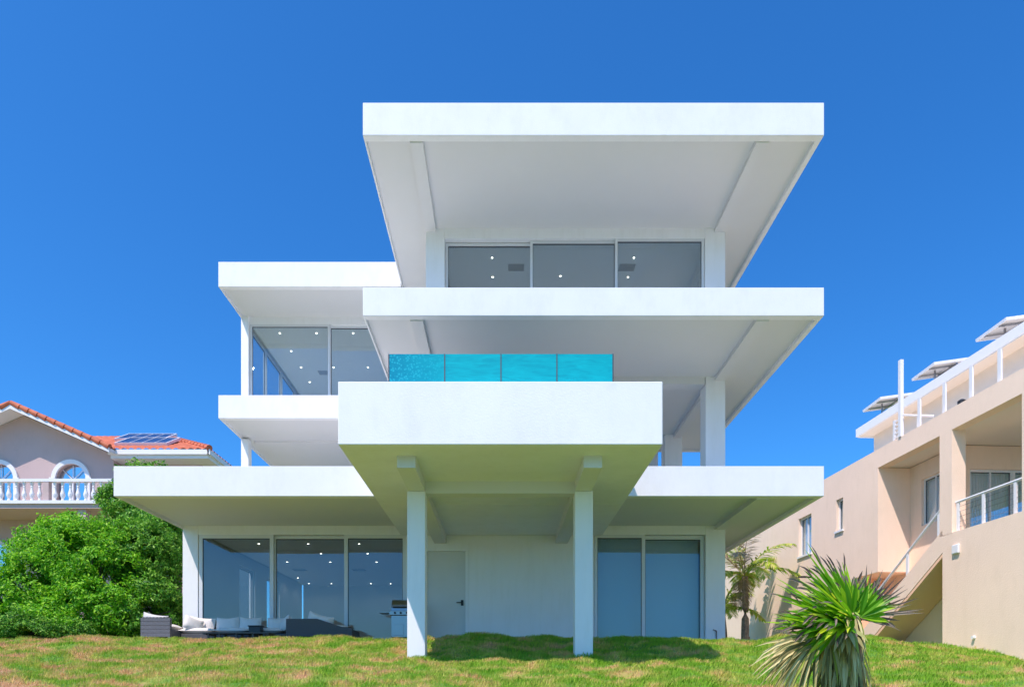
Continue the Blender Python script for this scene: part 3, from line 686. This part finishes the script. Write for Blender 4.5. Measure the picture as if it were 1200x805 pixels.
def solar_panel(lx, ly, lz, wx, wy, tilt_x, tilt_y, label, rz=0):
    p = Matrix.Rotation(ANG, 4, 'Z') @ Vector((lx, ly, lz)); p = p + Vector((11.83, 0, 0))
    t = thing('rooftop_collector', label, 'solar panel', p, ANG+rz, 'solar panels on the peach building roof')
    R = Matrix.Rotation(tilt_y, 4, 'Y') @ Matrix.Rotation(tilt_x, 4, 'X')
    def bx(name, m, b, par=t, z=0.85):
        mb = MB(); mb.box(*b); mb.v = [tuple(R @ Vector(v) + Vector((0, 0, z))) for v in mb.v]; return mb.build(name, m, par)
    bx('cell_sheet', M['pvcell'], (-wx/2, wx/2, -wy/2, wy/2, 0.021, 0.035)); bx('back_sheet', M['pvback'], (-wx/2, wx/2, -wy/2, wy/2, 0.0, 0.02))
    f = MB(); e = 0.035
    f.box(-wx/2-e, wx/2+e, -wy/2-e, -wy/2, -0.03, 0.045).box(-wx/2-e, wx/2+e, wy/2, wy/2+e, -0.03, 0.045)
    f.box(-wx/2-e, -wx/2, -wy/2, wy/2, -0.03, 0.045).box(wx/2, wx/2+e, -wy/2, wy/2, -0.03, 0.045)
    f.v = [tuple(R @ Vector(v) + Vector((0, 0, 0.85))) for v in f.v]; f.build('frame', M['whitetrim'], t)
    r = MB(); 
    for y in (-wy*0.25, wy*0.25): r.box(-wx/2, wx/2, y-0.03, y+0.03, -0.06, -0.031)
    for x in (-wx*0.02,): r.box(x-0.03, x+0.03, -wy/2, wy/2, -0.10, -0.061)
    r.v = [tuple(R @ Vector(v) + Vector((0, 0, 0.85))) for v in r.v]; r.build('mount_rail', M['steel'], t)
    for x in (-wx*0.25, wx*0.25): MB().tube([(x, 0, 0.0), (x, 0, 0.82)], 0.03).build('post', M['steel'], t)
solar_panel(3.55, 24.2, 9.17, 1.45, 1.0, -0.04, -0.16, 'white backed tilted solar panel at the far low end of the peach roof')
solar_panel(3.65, 21.6, 9.17, 1.5, 1.0, -0.04, -0.16, 'white backed tilted solar panel in the middle of the peach roof')
solar_panel(3.85, 19.0, 9.17, 1.6, 1.05, -0.04, -0.16, 'white backed tilted solar panel nearest the right picture edge')

# ------------------------------------------------------------------ left neighbour (mauve, red tiles)
L_ = thing('villa', 'mauve stucco villa on the left with red tiled roof, arched windows and balustrade', 'house', (-17, 26, 0.8))
def lp(o): o.matrix_parent_inverse = Matrix.Translation(-L_.location); return o
gy = 26.0
AX, AZ = -18.25, 10.30     # gable apex
SL = 0.44
def gz(x): return AZ - SL*abs(x-AX)
# gable wall with arched openings (polygon strips)
def arch_wall(mb, x0, x1, z0, openings, y0, y1, top):
    xs = [x0]
    for (c, r, zb, zs) in openings:
        xs += [c + r*math.cos(math.pi*(1-i/14)) for i in range(15)]
    xs += [x1, AX]; xs = sorted(set(round(v, 5) for v in xs if x0 <= v <= x1))
    for a, b in zip(xs[:-1], xs[1:]):
        op = [o for o in openings if o[0]-o[1] <= (a+b)/2 <= o[0]+o[1]]
        if not op: mb.prism([(a, z0), (b, z0), (b, top(b)), (a, top(a))], 1, y0, y1)
        else:
            c, r, zb, zs = op[0]
            f = lambda x: zs + math.sqrt(max(0, r*r-(x-c)**2))
            mb.prism([(a, f(a)), (b, f(b)), (b, top(b)), (a, top(a))], 1, y0, y1)
            mb.prism([(a, z0), (b, z0), (b, zb), (a, zb)], 1, y0, y1)
    return mb
ops = [(-16.45, 0.58, 6.75, 7.75), (-19.2, 0.58, 6.75, 7.75)]
wm = arch_wall(MB(), -21.6, -14.85, 0.5, ops, gy, gy+0.25, lambda x: gz(x)-0.12)
lp(wm.build('wall', M['mauve'], L_))
M['blueglass'] = glassmat('villa_glass', 0.55, (0.3, 0.5, 0.6))
for c, r, zb, zs in ops:
    tm_ = MB()
    for i in range(16):
        a = math.pi*i/16; b = math.pi*(i+1)/16; ro = r+0.16
        tm_.prism([(c+r*math.cos(a), zs+r*math.sin(a)), (c+ro*math.cos(a), zs+ro*math.sin(a)), (c+ro*math.cos(b), zs+ro*math.sin(b)), (c+r*math.cos(b), zs+r*math.sin(b))], 1, gy-0.08, gy-0.001)
    tm_.box(c-r-0.16, c-r, gy-0.08, gy-0.001, zb, zs).box(c+r, c+r+0.16, gy-0.08, gy-0.001, zb, zs)
    tm_.box(c-r-0.22, c-r+0.0, gy-0.10, gy-0.081, zs-0.08, zs+0.05).box(c+r, c+r+0.22, gy-0.10, gy-0.081, zs-0.08, zs+0.05)
    for a in (0.25, 0.5, 0.75):
        A = math.pi*a; tm_.tube([(c+0.08*math.cos(A), gy+0.1, zs+0.08*math.sin(A)), (c+(r-0.02)*math.cos(A), gy+0.1, zs+(r-0.02)*math.sin(A))], 0.018, 4)
    tm_.box(c-r, c+r, gy+0.06, gy+0.14, zs-0.06, zs+0.02).box(c-0.03, c+0.03, gy+0.06, gy+0.14, zb, zs-0.06)
    wo_ = lp(tm_.build('window', M['whitetrim'], L_))
    pm = MB(); pts = [(c+r*math.cos(math.pi*i/16), zs+r*math.sin(math.pi*i/16)) for i in range(17)] + [(c-r, zb), (c+r, zb)]
    pm.prism(pts, 1, gy+0.15, gy+0.16).build('pane', M['blueglass'], wo_)
    lp(B('room_back', M['inside'], L_, c-1, c+1, gy+1.2, gy+1.3, 6.0, 9.0))
lp(B('side_wall', M['mauve'], L_, -15.1, -14.86, gy+0.25, 27.2, 0.5, 8.6))
lp(B('side_wall', M['mauve'], L_, -21.6, -21.35, gy+0.25, 31.4, 0.5, 8.7)); lp(B('wall', M['mauve'], L_, -21.34, -12.01, 31.2, 31.4, 0.5, 8.5))
# gable roof: corrugated barrel tiles
def corrugated(name, P, U, W, nu, nw, ru, rw, m, parent):
    """P origin, U vector across the barrels, W vector down the slope"""
    P, U, W = Vector(P), Vector(U), Vector(W); N = U.cross(W).normalized()
    if N.z < 0: N = -N
    V = []; F = []; k = nu*8
    for j in range(nw*3+1):
        for i in range(k+1):
            t = i/k; s = j/(nw*3); fr = (j % 3)/3
            hgt = ru*abs(math.sin(math.pi*t*nu)) + rw*(1 if j % 3 == 2 else 0.3*fr)
            V.append(tuple(P + U*t + W*s + N*hgt))
    for j in range(nw*3):
        for i in range(k): a = j*(k+1)+i; F.append((a, a+1, a+k+2, a+k+1))
    mb = MB(); mb.v = V; mb.f = F; return mb.build(name, m, parent, smooth=False)
L1 = 3.4
dn = Vector((1, 0, -SL))
for s in (1, -1):
    lp(corrugated('roof', (AX, gy-0.72, AZ+0.05), (0, 6.2, 0), (s*3.64, 0, -SL*3.64), 24, 14, 0.06, 0.025, M['terracotta'], L_))
    rf = MB().prism([(AX, AZ+0.03), (AX+s*3.62, AZ+0.03-SL*3.62), (AX+s*3.62, AZ-0.10-SL*3.62), (AX, AZ-0.10)], 1, gy-0.70, gy+5.5)
    lp(rf.build('roof_deck', M['whitetrim'], L_))
    bd = MB().prism([(AX, AZ+0.02), (AX+s*3.66, AZ+0.02-SL*3.66), (AX+s*3.66, AZ-0.16-SL*3.66), (AX, AZ-0.16)], 1, gy-0.76, gy-0.701)
    lp(bd.build('bargeboard', M['whitetrim'], L_))
    cp = MB()
    for k in range(11):       # verge cap tiles, each lapped over the next
        a = k*0.33; p = Vector((AX+s*a, gy-0.72, AZ+0.07-SL*a)); q = Vector((AX+s*(a+0.36), gy-0.72, AZ+0.05-SL*(a+0.36)))
        cp.tube([p, q], [0.085, 0.115], 10)
    lp(cp.build('verge_tiles', M['terracotta'], L_))
# wing with hip roof
EX0, EX1, EYF, EZ = -14.9, -11.15, 25.8, 8.78
lp(B('wall', M['mauve'], L_, -14.85, -11.75, 26.6, 26.85, 0.5, 8.6)); lp(B('side_wall', M['mauve'], L_, -12.0, -11.75, 26.85, 33, 0.5, 8.6))
lp(B('eaves', M['whitetrim'], L_, EX0+0.05, EX1, EYF, 34, EZ-0.30, EZ-0.16)); lp(B('gutter', M['whitetrim'], L_, EX0, EX1+0.05, EYF-0.1, EYF-0.001, EZ-0.17, EZ+0.02))
lp(B('gutter', M['whitetrim'], L_, EX1+0.001, EX1+0.1, EYF-0.1, 34, EZ-0.17, EZ+0.02))
# hip planes
ridge_y, ridge_z = 29.9, 10.75; HX = EX1-4.0
def trapezoid_roof(A, Bq, C, D, nu, nw):
    """front hip plane A-B eave, D-C top; barrels run from top to eave"""
    A, Bq, C, D = map(Vector, (A, Bq, C, D)); N = (Bq-A).cross(D-A).normalized(); N = N if N.z > 0 else -N
    V = []; F = []; k = nu*8; r = nw*3
    L = (Bq-A).length; u = (Bq-A)/L
    for j in range(r+1):
        s = j/r; l = A.lerp(D, s); q = Bq.lerp(C, s)
        for i in range(k+1):
            t = i/k; p = l.lerp(q, t); ph = (p-A).dot(u)/L*nu
            V.append(tuple(p + N*(0.06*abs(math.sin(math.pi*ph)) + (0.025 if j % 3 == 1 else 0.008*(j % 3)))))
    for j in range(r):
        for i in range(k): a = j*(k+1)+i; F.append((a, a+1, a+k+2, a+k+1))
    mb = MB(); mb.v = V; mb.f = F; return lp(mb.build('roof', M['terracotta'], L_))
trapezoid_roof((-14.7, EYF-0.1, EZ), (EX1+0.08, EYF-0.1, EZ), (HX+0.2, ridge_y, ridge_z), (-19.0, ridge_y, ridge_z), 13, 12)
trapezoid_roof((EX1+0.08, EYF-0.1, EZ), (EX1+0.08, 34, EZ), (HX+0.2, 34, ridge_z), (HX+0.2, ridge_y, ridge_z), 32, 12)
hc = MB(); a = Vector((EX1+0.08, EYF-0.1, EZ+0.06)); b = Vector((HX+0.2, ridge_y, ridge_z+0.06))
for k in range(16): hc.tube([a.lerp(b, k/16), a.lerp(b, (k+1.08)/16)], [0.12, 0.10], 8)
lp(hc.build('hip_tiles', M['terracotta'], L_))
# balcony and balustrade
BY = 24.4
lp(B('balcony_slab', M['mauve'], L_, -21.9, -13.75, BY-0.15, gy, 6.2, 6.42)); lp(B('balcony_edge', M['whitetrim'], L_, -21.9, -13.7, BY-0.22, BY-0.151, 6.36, 6.47))
bal = lp(B('balustrade', M['whitetrim'], L_, -21.9, -13.95, BY-0.10, BY+0.10, 7.17, 7.27)); 
def lpc(o): return o
MB().box(-21.9, -13.95, BY-0.09, BY+0.09, 6.425, 6.50).build('bottom_rail', M['whitetrim'], bal)
prof = [(0.055, 0), (0.055, 0.04), (0.035, 0.07), (0.075, 0.18), (0.08, 0.24), (0.05, 0.36), (0.035, 0.46), (0.05, 0.50), (0.035, 0.53), (0.055, 0.60), (0.055, 0.67)]
x = -14.1; k = 0
while x > -21.8:
    if k % 9 == 8: MB().box(x-0.10, x+0.10, BY-0.09, BY+0.09, 6.50, 7.17).build('pedestal', M['mauve'], bal)
    else: MB().lathe(prof, (x, BY, 6.50), 10).build('baluster', M['whitetrim'], bal)
    x -= 0.275; k += 1
lp(B('column', M['mauve'], L_, -15.2, -14.9, BY-0.05, BY+0.25, 0.5, 6.2)); lp(B('column', M['mauve'], L_, -19.2, -18.9, BY-0.05, BY+0.25, 0.5, 6.2))
lp(B('shutter', mat('blue_shutter', (0.25, 0.45, 0.55), 0.5), L_, -18.0, -17.7, gy-0.05, gy-0.002, 5.2, 5.9))
# lower arched window
lo2 = MB().prism([(-19.6+0.9*math.cos(math.pi*i/12), 4.9+0.6*math.sin(math.pi*i/12)) for i in range(13)] + [(-20.5, 3.9), (-18.7, 3.9)], 1, gy-0.06, gy-0.03)
lw = lp(lo2.build('window', M['whitetrim'], L_))
MB().prism([(-19.6+0.75*math.cos(math.pi*i/12), 4.9+0.45*math.sin(math.pi*i/12)) for i in range(13)] + [(-20.35, 4.0), (-18.85, 4.0)], 1, gy-0.08, gy-0.061).build('pane', M['blueglass'], lw)
# solar collectors on the wing roof
def collector(x, y, label):
    sl_ = (ridge_z-EZ)/(ridge_y-EYF+0.1); z = EZ + sl_*(y-EYF+0.1)
    t = thing('rooftop_collector', label, 'solar panel', (x, y, z-0.09), 0, 'solar panels on the red tiled roof')
    t.rotation_euler = (math.atan(sl_)+0.06, 0, 0)
    MB().box(-0.98, 0.98, -0.6, 0.6, 0.20, 0.26).build('panel', M['pvcell'], t)
    f = MB().box(-1.02, 1.02, -0.64, -0.601, 0.17, 0.28).box(-1.02, 1.02, 0.601, 0.64, 0.17, 0.28).box(-1.02, -0.981, -0.6, 0.6, 0.17, 0.28).box(0.981, 1.02, -0.6, 0.6, 0.17, 0.28)
    for k in range(1, 4): f.box(-0.98+k*0.49-0.01, -0.98+k*0.49+0.01, -0.6, 0.6, 0.261, 0.266)
    f.build('frame', M['whitetrim'], t)
    for q in (-0.8, 0.8): MB().box(q-0.02, q+0.02, -0.55, 0.55, 0.04, 0.17).build('bracket', M['steel'], t)
collector(-14.05, 27.1, 'dark blue solar panel low on the red tiles near the gutter')
collector(-14.9, 28.6, 'dark blue solar panel higher on the red tiles beside the gable')

# ------------------------------------------------------------------ shrubs and trees
def leaf_cloud(blobs, n, size, shell=0.35, up=0.35):
    P = []; N = []
    vol = np.array([b[1][0]*b[1][1]+b[1][0]*b[1][2]+b[1][1]*b[1][2] for b in blobs]); vol /= vol.sum()
    for (c, r), f in zip(blobs, vol):
        k = int(n*f); d = NR.normal(size=(k, 3)); d /= np.linalg.norm(d, axis=1)[:, None]
        q = 1 - shell*NR.random(k)**1.6
        lump = 1 + 0.24*(np.sin(d[:,0]*7+c[0]*3)*np.sin(d[:,1]*6+c[1])*np.sin(d[:,2]*8+1)) + 0.10*NR.normal(size=k)*0.6
        P.append(np.array(c) + d*np.array(r)*(q*lump)[:, None]); N.append(d)
    P = np.concatenate(P); N = np.concatenate(N); 
    gz_ = ground_z(P[:,0], P[:,1]); k = P[:,2] > gz_+0.03; P = P[k]; N = N[k]
    n = len(P)
    # gaps: drop leaves where a 3D noise is low
    keep = (np.sin(P[:,0]*3.1+1)*np.sin(P[:,1]*2.7)*np.sin(P[:,2]*3.7+2) + 0.45*np.sin(P[:,0]*8)*np.sin(P[:,2]*9+P[:,1]*4)) > -0.27
    P = P[keep]; N = N[keep]; n = len(P)
    nn = N*0.7 + NR.normal(size=(n, 3))*0.6 + np.array([0, -0.1, up]); nn /= np.linalg.norm(nn, axis=1)[:, None]
    a = np.cross(nn, NR.normal(size=(n, 3))); a /= np.linalg.norm(a, axis=1)[:, None]; b = np.cross(nn, a)
    L = size*NR.uniform(0.6, 1.35, n)[:, None]; Wd = L*0.42
    fold = nn*L*0.12
    V = np.stack([P - a*L*0.5, P + b*Wd*0.5 + fold, P + a*L*0.5, P - b*Wd*0.5 + fold], 1).reshape(-1, 3)
    F = np.arange(n*4).reshape(n, 4)
    F = np.concatenate([F[:, [0,1,2]], F[:, [0,2,3]]])
    return V, F
def shrub(name, label, cat, base, blobs, n, size, m, group=None, stem_r=0.06):
    base = (base[0], base[1], float(ground_z(base[0], base[1])))
    t = thing(name, label, cat, base, 0, group)
    V, F = leaf_cloud(blobs, n, size)
    V = V - np.array(base)
    raw('foliage' if name == 'shrub' else 'crown', V, F, m, t)
    s = MB()
    for c, r in blobs:
        e = Vector(c)-Vector(base); mid = Vector((e.x*0.35, e.y*0.35, e.z*0.55))
        s.tube([(0, 0, -0.1), mid, e], [stem_r, stem_r*0.7, stem_r*0.3], 6)
        for q in range(5):
            d = Vector((rnd.uniform(-1,1)*r[0], rnd.uniform(-1,1)*r[1], rnd.uniform(-0.2,1)*r[2]))*0.75
            s.tube([mid.lerp(e, 0.5), e+d*0.5, e+d], [stem_r*0.35, stem_r*0.2, stem_r*0.1], 5)
    s.build('stem' if name == 'shrub' else 'trunk', M['bark'], t)
def at(px_, py_, Y): return ((px_-590)/800*Y, Y, (800-py_)/800*Y)
G = 'green shrubs left of the white house'
def bl(px_, py_, Y, rx, ry, rz): return (at(px_, py_, Y), (rx, ry, rz))
shrub('shrub', 'big rounded bright green shrub filling the left picture edge', 'shrub', (-11.3, 16.3),
      [bl(15, 710, 16, 1.35, 1.2, 0.95), bl(62, 668, 16.6, 1.0, 1.1, 0.95), bl(40, 735, 15.4, 1.5, 0.9, 0.55), bl(-25, 715, 17, 1.3, 1.2, 0.9)], 85000, 0.085, M['leaf_bush'], G)
shrub('shrub', 'bright green leafy shrub in the middle of the hedge, below the balustrade', 'shrub', (-9.7, 16.4),
      [bl(110, 665, 16.4, 1.25, 1.1, 1.05), bl(85, 640, 17.0, 0.9, 1.0, 0.75), bl(120, 715, 15.8, 1.2, 0.9, 0.8), bl(145, 648, 17, 0.9, 1.0, 0.75)], 85000, 0.085, M['leaf_bush'], G)
shrub('shrub', 'shrub with darker foliage close beside the left pier and grey sofa', 'shrub', (-8.5, 17.0),
      [bl(172, 660, 17, 0.85, 0.9, 1.1), bl(178, 710, 16.3, 0.7, 0.8, 0.75), bl(165, 725, 15.8, 0.75, 0.6, 0.45), bl(190, 630, 17.8, 0.6, 0.8, 0.8)], 60000, 0.085, M['leaf_dark'], G)
shrub('shrub', 'low dark small leaved shrub at the bottom left corner on the lawn edge', 'shrub', (-10.9, 14.9),
      [bl(5, 735, 14.6, 0.7, 0.5, 0.42), bl(45, 740, 14.7, 0.6, 0.45, 0.33), bl(85, 742, 15.0, 0.6, 0.4, 0.3)], 26000, 0.06, M['leaf_dark'], G)
shrub('tree', 'tree with small leaves rising behind the hedge and the left end of the long slab', 'tree', (-9.6, 20.3),
      [bl(168, 618, 20, 1.1, 1.1, 0.95), bl(129, 592, 20.5, 0.32, 0.6, 0.6), bl(175, 575, 21, 0.9, 1.0, 0.8), bl(205, 585, 21, 0.8, 0.9, 0.85)], 42000, 0.10, M['leaf_dark'], None, 0.11)

# ------------------------------------------------------------------ palms
def blade(mb, p, d, n, L, w_, droop, seg=5, fold=0.25):
    """a narrow pleated palm segment starting at p along d"""
    d = d.normalized(); side = d.cross(n).normalized(); b = len(mb.v); pos = p.copy(); dd = d.copy()
    for i in range(seg+1):
        t = i/seg; ww = w_*(0.35+1.3*t if t < 0.45 else 0.935*(1-((t-0.45)/0.55)**1.5)+0.03)
        nn = side.cross(dd).normalized()
        mb.v += [tuple(pos - side*ww*0.5 + nn*ww*fold), tuple(pos), tuple(pos + side*ww*0.5 + nn*ww*fold)]
        pos = pos + dd*(L/seg); dd = (dd + Vector((0, 0, -droop*(0.3+t)))).normalized()
    for i in range(seg):
        a = b+i*3; mb.f += [(a, a+1, a+4, a+3), (a+1, a+2, a+5, a+4)]
def fan(parent, hub, d, n, L, spread, count, m, name='frond', droop=0.05, w_=0.062, jit=0.11, tips=None, petiole=None):
    d = Vector(d).normalized(); n = Vector(n); n = (n - d*n.dot(d)).normalized(); hub = Vector(hub)
    mb = MB(); tp_ = MB()
    count = int(count*0.78)
    for k in range(count):
        a = math.radians(spread)*(k/(count-1)-0.5)
        q = Matrix.Rotation(a + rnd.gauss(0, jit*0.4), 3, n) @ d
        q = (q + n*(0.10*math.cos(a)+rnd.gauss(0, jit))).normalized()
        l = L*(0.72+0.28*math.cos(a*0.8))*rnd.uniform(0.85, 1.08)
        if tips and rnd.random() < 0.6:
            blade(mb, hub, q, n, l*0.86, w_, droop*rnd.uniform(0.4, 1.6))
            e = Vector(mb.v[-2]); e0 = Vector(mb.v[-5]); dd = (e-e0).normalized()
            blade(tp_, e-dd*l*0.14, (dd+Vector((rnd.gauss(0,.15), rnd.gauss(0,.15), rnd.gauss(-.1,.2)))), n, l*rnd.uniform(0.18, 0.32), w_*0.5, 0.12, 3, 0.4)
        else: blade(mb, hub, q, n, l, w_, droop*rnd.uniform(0.4, 1.6))
    if petiole is not None: mb.tube([petiole, (Vector(petiole)+hub)/2 + Vector((0,0,0.03)), hub], [0.016, 0.012, 0.012], 6)
    nf = len(mb.f); nv = len(mb.v)
    if tips: mb.v += tp_.v; mb.f += [tuple(i+nv for i in f) for f in tp_.f]
    o = mb.build(name, m, parent)
    if tips and tp_.f:
        o.data.materials.append(tips)
        o.data.polygons.foreach_set('material_index', [0]*nf+[1]*(len(mb.f)-nf))
    return o
PYY = 7.0
def pw(px_, py_, dy=0): return Vector(((px_-590)/800*(PYY+dy), dy, (800-py_)/800*(PYY+dy)))
fp_x = (990-590)/800*PYY
gzp = float(ground_z(fp_x, PYY))
FPm = thing('fan_palm', 'wind blown fan palm with green fan fronds and dry skirt in the right foreground', 'palm', (fp_x, PYY, gzp))
off = Vector((fp_x, 0, gzp))
def q_(px_, py_, dy=0): return pw(px_, py_, dy) - off
tk = MB().tube([q_(993, 840), q_(992, 780), q_(990, 730), q_(985, 700)], [0.15, 0.15, 0.14, 0.07], 14)
tk.build('trunk', M['palmbark'], FPm)
crown = q_(985, 712)
def fanpx(hx, hy, tx, ty, L, spread, cnt, m, dy=0.0, ty_dy=0.0, **k):
    h = q_(hx, hy, dy); d = q_(tx, ty, ty_dy) - h
    return fan(FPm, h, d, k.pop('n', (0, -1, 0.4)), L, spread, cnt, m, petiole=crown, **k)
fg, ft, fd = M['frond_green'], M['frond_tip'], M['frond_dry']
fanpx(998, 726, 925, 690, 0.92, 78, 34, fg, 0.0, -0.3, tips=ft, droop=0.015, n=(0.1, -1, 0.4))
fanpx(1000, 722, 945, 668, 0.70, 85, 34, fg, 0.2, 0.1, tips=ft, droop=0.015, n=(0.2, -1, 0.3))
fanpx(1000, 726, 935, 700, 0.78, 60, 26, fg, -0.25, -0.75, tips=ft, droop=0.04, n=(0, -0.7, 1))
fanpx(998, 722, 990, 665, 0.44, 110, 26, fg, -0.1, -0.1, tips=ft, droop=0.02, n=(0, -1, 0.2))
fanpx(1000, 720, 1025, 672, 0.46, 80, 18, fg, 0.1, 0.1, tips=ft, droop=0.02, n=(0, -1, 0.2))
fanpx(1000, 715, 960, 672, 0.64, 100, 26, fg, 0.4, 0.9, tips=ft, droop=0.04, n=(0, -1, 0.6))
fanpx(985, 732, 915, 712, 0.86, 55, 30, fg, -0.35, -0.8, tips=ft, droop=0.05, n=(0, -0.9, 0.8))
fanpx(992, 734, 935, 722, 0.78, 55, 22, fg, -0.3, -0.9, tips=ft, droop=0.08, n=(0, -0.8, 0.9))
fanpx(980, 738, 915, 752, 0.62, 50, 24, fg, -0.25, -0.45, tips=ft, droop=0.05, n=(0, -0.9, 0.6))
fanpx(972, 740, 905, 738, 0.66, 48, 24, fg, -0.2, -0.5, tips=ft, droop=0.03, n=(0, -0.5, 1))
fanpx(965, 732, 905, 726, 0.50, 50, 18, fg, 0.1, 0.2, tips=ft, droop=0.05, n=(0, -0.4, 1))
fanpx(968, 738, 915, 748, 0.52, 60, 18, fg, 0.0, -0.2, tips=ft, droop=0.12, n=(0, -0.7, 1))
fanpx(1012, 722, 1055, 685, 0.52, 80, 24, ft, 0.0, -0.1, droop=0.02, jit=0.16, n=(0, -1, 0.2), w_=0.026, name='dead_frond')
fanpx(1010, 726, 1050, 708, 0.42, 70, 18, ft, 0.1, 0.3, droop=0.10, jit=0.2, n=(0, -1, 0.2), w_=0.026, name='dead_frond')
fanpx(1008, 722, 1040, 700, 0.36, 90, 16, fg, -0.15, -0.2, tips=ft, droop=0.05, n=(0, -1, 0.2))
fanpx(990, 735, 980, 760, 0.34, 200, 30, fd, -0.2, -0.35, droop=0.25, jit=0.3, n=(0, -1, 0.3), name='dead_frond')
for hx, hy, tx, ty, L, sp, c, a, b in ((965, 742, 890, 785, 0.92, 42, 26, -0.3, -0.5), (960, 748, 900, 800, 0.82, 50, 24, -0.4, -0.5), (955, 748, 900, 790, 0.66, 75, 26, -0.15, -0.3), (965, 745, 915, 775, 0.60, 60, 22, 0.1, 0.1), (972, 742, 950, 800, 0.60, 70, 24, -0.22, -0.3),
                                    (950, 752, 885, 800, 0.50, 50, 18, 0.0, -0.1)):
    fanpx(hx, hy, tx, ty, L, sp, c, fd, a, b, droop=0.28, jit=0.22, w_=0.034, name='dead_frond', n=(0, -1, 0.2))
sk = MB()
for k in range(230):
    a = rnd.uniform(0, 2*math.pi); h = rnd.uniform(0.0, 1); c = q_(990, 716+h*75)
    p = c + Vector((math.cos(a)*0.12, math.sin(a)*0.12, 0)); d = Vector((math.cos(a)*rnd.uniform(0.0, 0.55)-0.1, math.sin(a)*rnd.uniform(0.1, 0.6), -1))
    blade(sk, p, d, Vector((math.cos(a), math.sin(a), 0.2)), rnd.uniform(0.25, 0.5), rnd.uniform(0.03, 0.06), 0.3, 5, 0.35)
sk.build('dry_skirt', fd, FPm)
# coconut palm behind
def coco_frond(parent, base, az, elev_, L, m, n=38, lw=0.44, ww=0.065, droop=0.10):
    mb = MB(); d = Vector((math.cos(az)*math.cos(elev_), math.sin(az)*math.cos(elev_), math.sin(elev_))); p = Vector(base); pts = [p.copy()]
    S = 12
    for i in range(S): p = p + d*(L/S); pts.append(p.copy()); d = (d + Vector((0.03, 0.0, -droop*(0.4+1.2*i/S)))).normalized()
    mb.tube(pts, [0.022*(1-0.85*i/S) for i in range(S+1)], 5)
    for k in range(n):
        t = 0.16+0.84*k/n; f = t*S; i = min(int(f), S-1); c = pts[i].lerp(pts[i+1], f-i); dr = (pts[i+1]-pts[i]).normalized()
        sd = dr.cross(Vector((0, 0, 1))).normalized()
        for s in (1, -1):
            dd = (sd*s*0.9 + dr*0.75 + Vector((rnd.gauss(0,.12), rnd.gauss(0,.12), -0.25+rnd.gauss(0, .15))))
            blade(mb, c, dd, Vector((0,0,1)), lw*(0.5+math.sin(math.pi*min(t,0.98))*0.7)*rnd.uniform(0.8,1.15), ww, 0.25, 4, 0.2)
    return mb.build('frond', m, parent)
def coconut(label, X, Y, H_, r, n, L, seed, grp, lean=0.0):
    rnd.seed(seed); z0 = float(ground_z(X, Y))
    t = thing('coconut_palm', label, 'palm', (X, Y, z0), 0, grp)
    pts = [(lean*(k/8)**1.5, 0.02*math.sin(k), H_*k/8) for k in range(9)]
    MB().tube([(0, 0, -0.2)]+pts, [r*1.35]+[r*(1.2-0.35*k/8)*(1+0.04*(k % 2)) for k in range(9)], 10).build('trunk', M['palmbark'], t)
    top = Vector(pts[-1])
    for k in range(n):
        az = 0.75 + (2*math.pi-1.5)*k/(n-1) + rnd.uniform(-0.1, 0.1); e = rnd.uniform(0.25, 1.35)
        coco_frond(t, top, az, e, L*rnd.uniform(0.8, 1.1), M['coco'] if rnd.random() < 0.85 else M['coco_dry'], droop=0.11 if e > 0.7 else 0.14)
    for k in range(2):
        coco_frond(t, top, rnd.uniform(1.2, 5), -0.4, L*0.6, M['coco_dry'], droop=0.25)
    return t
coconut('taller coconut palm with a bare grey trunk behind the right pier', 8.85, 25.0, 3.1, 0.13, 17, 2.3, 3, 'small coconut palms beside the peach wall')
coconut('shorter coconut palm with yellowish fronds tight against the right pier', 8.55, 26.3, 1.9, 0.10, 13, 1.9, 11, 'small coconut palms beside the peach wall', -0.1)
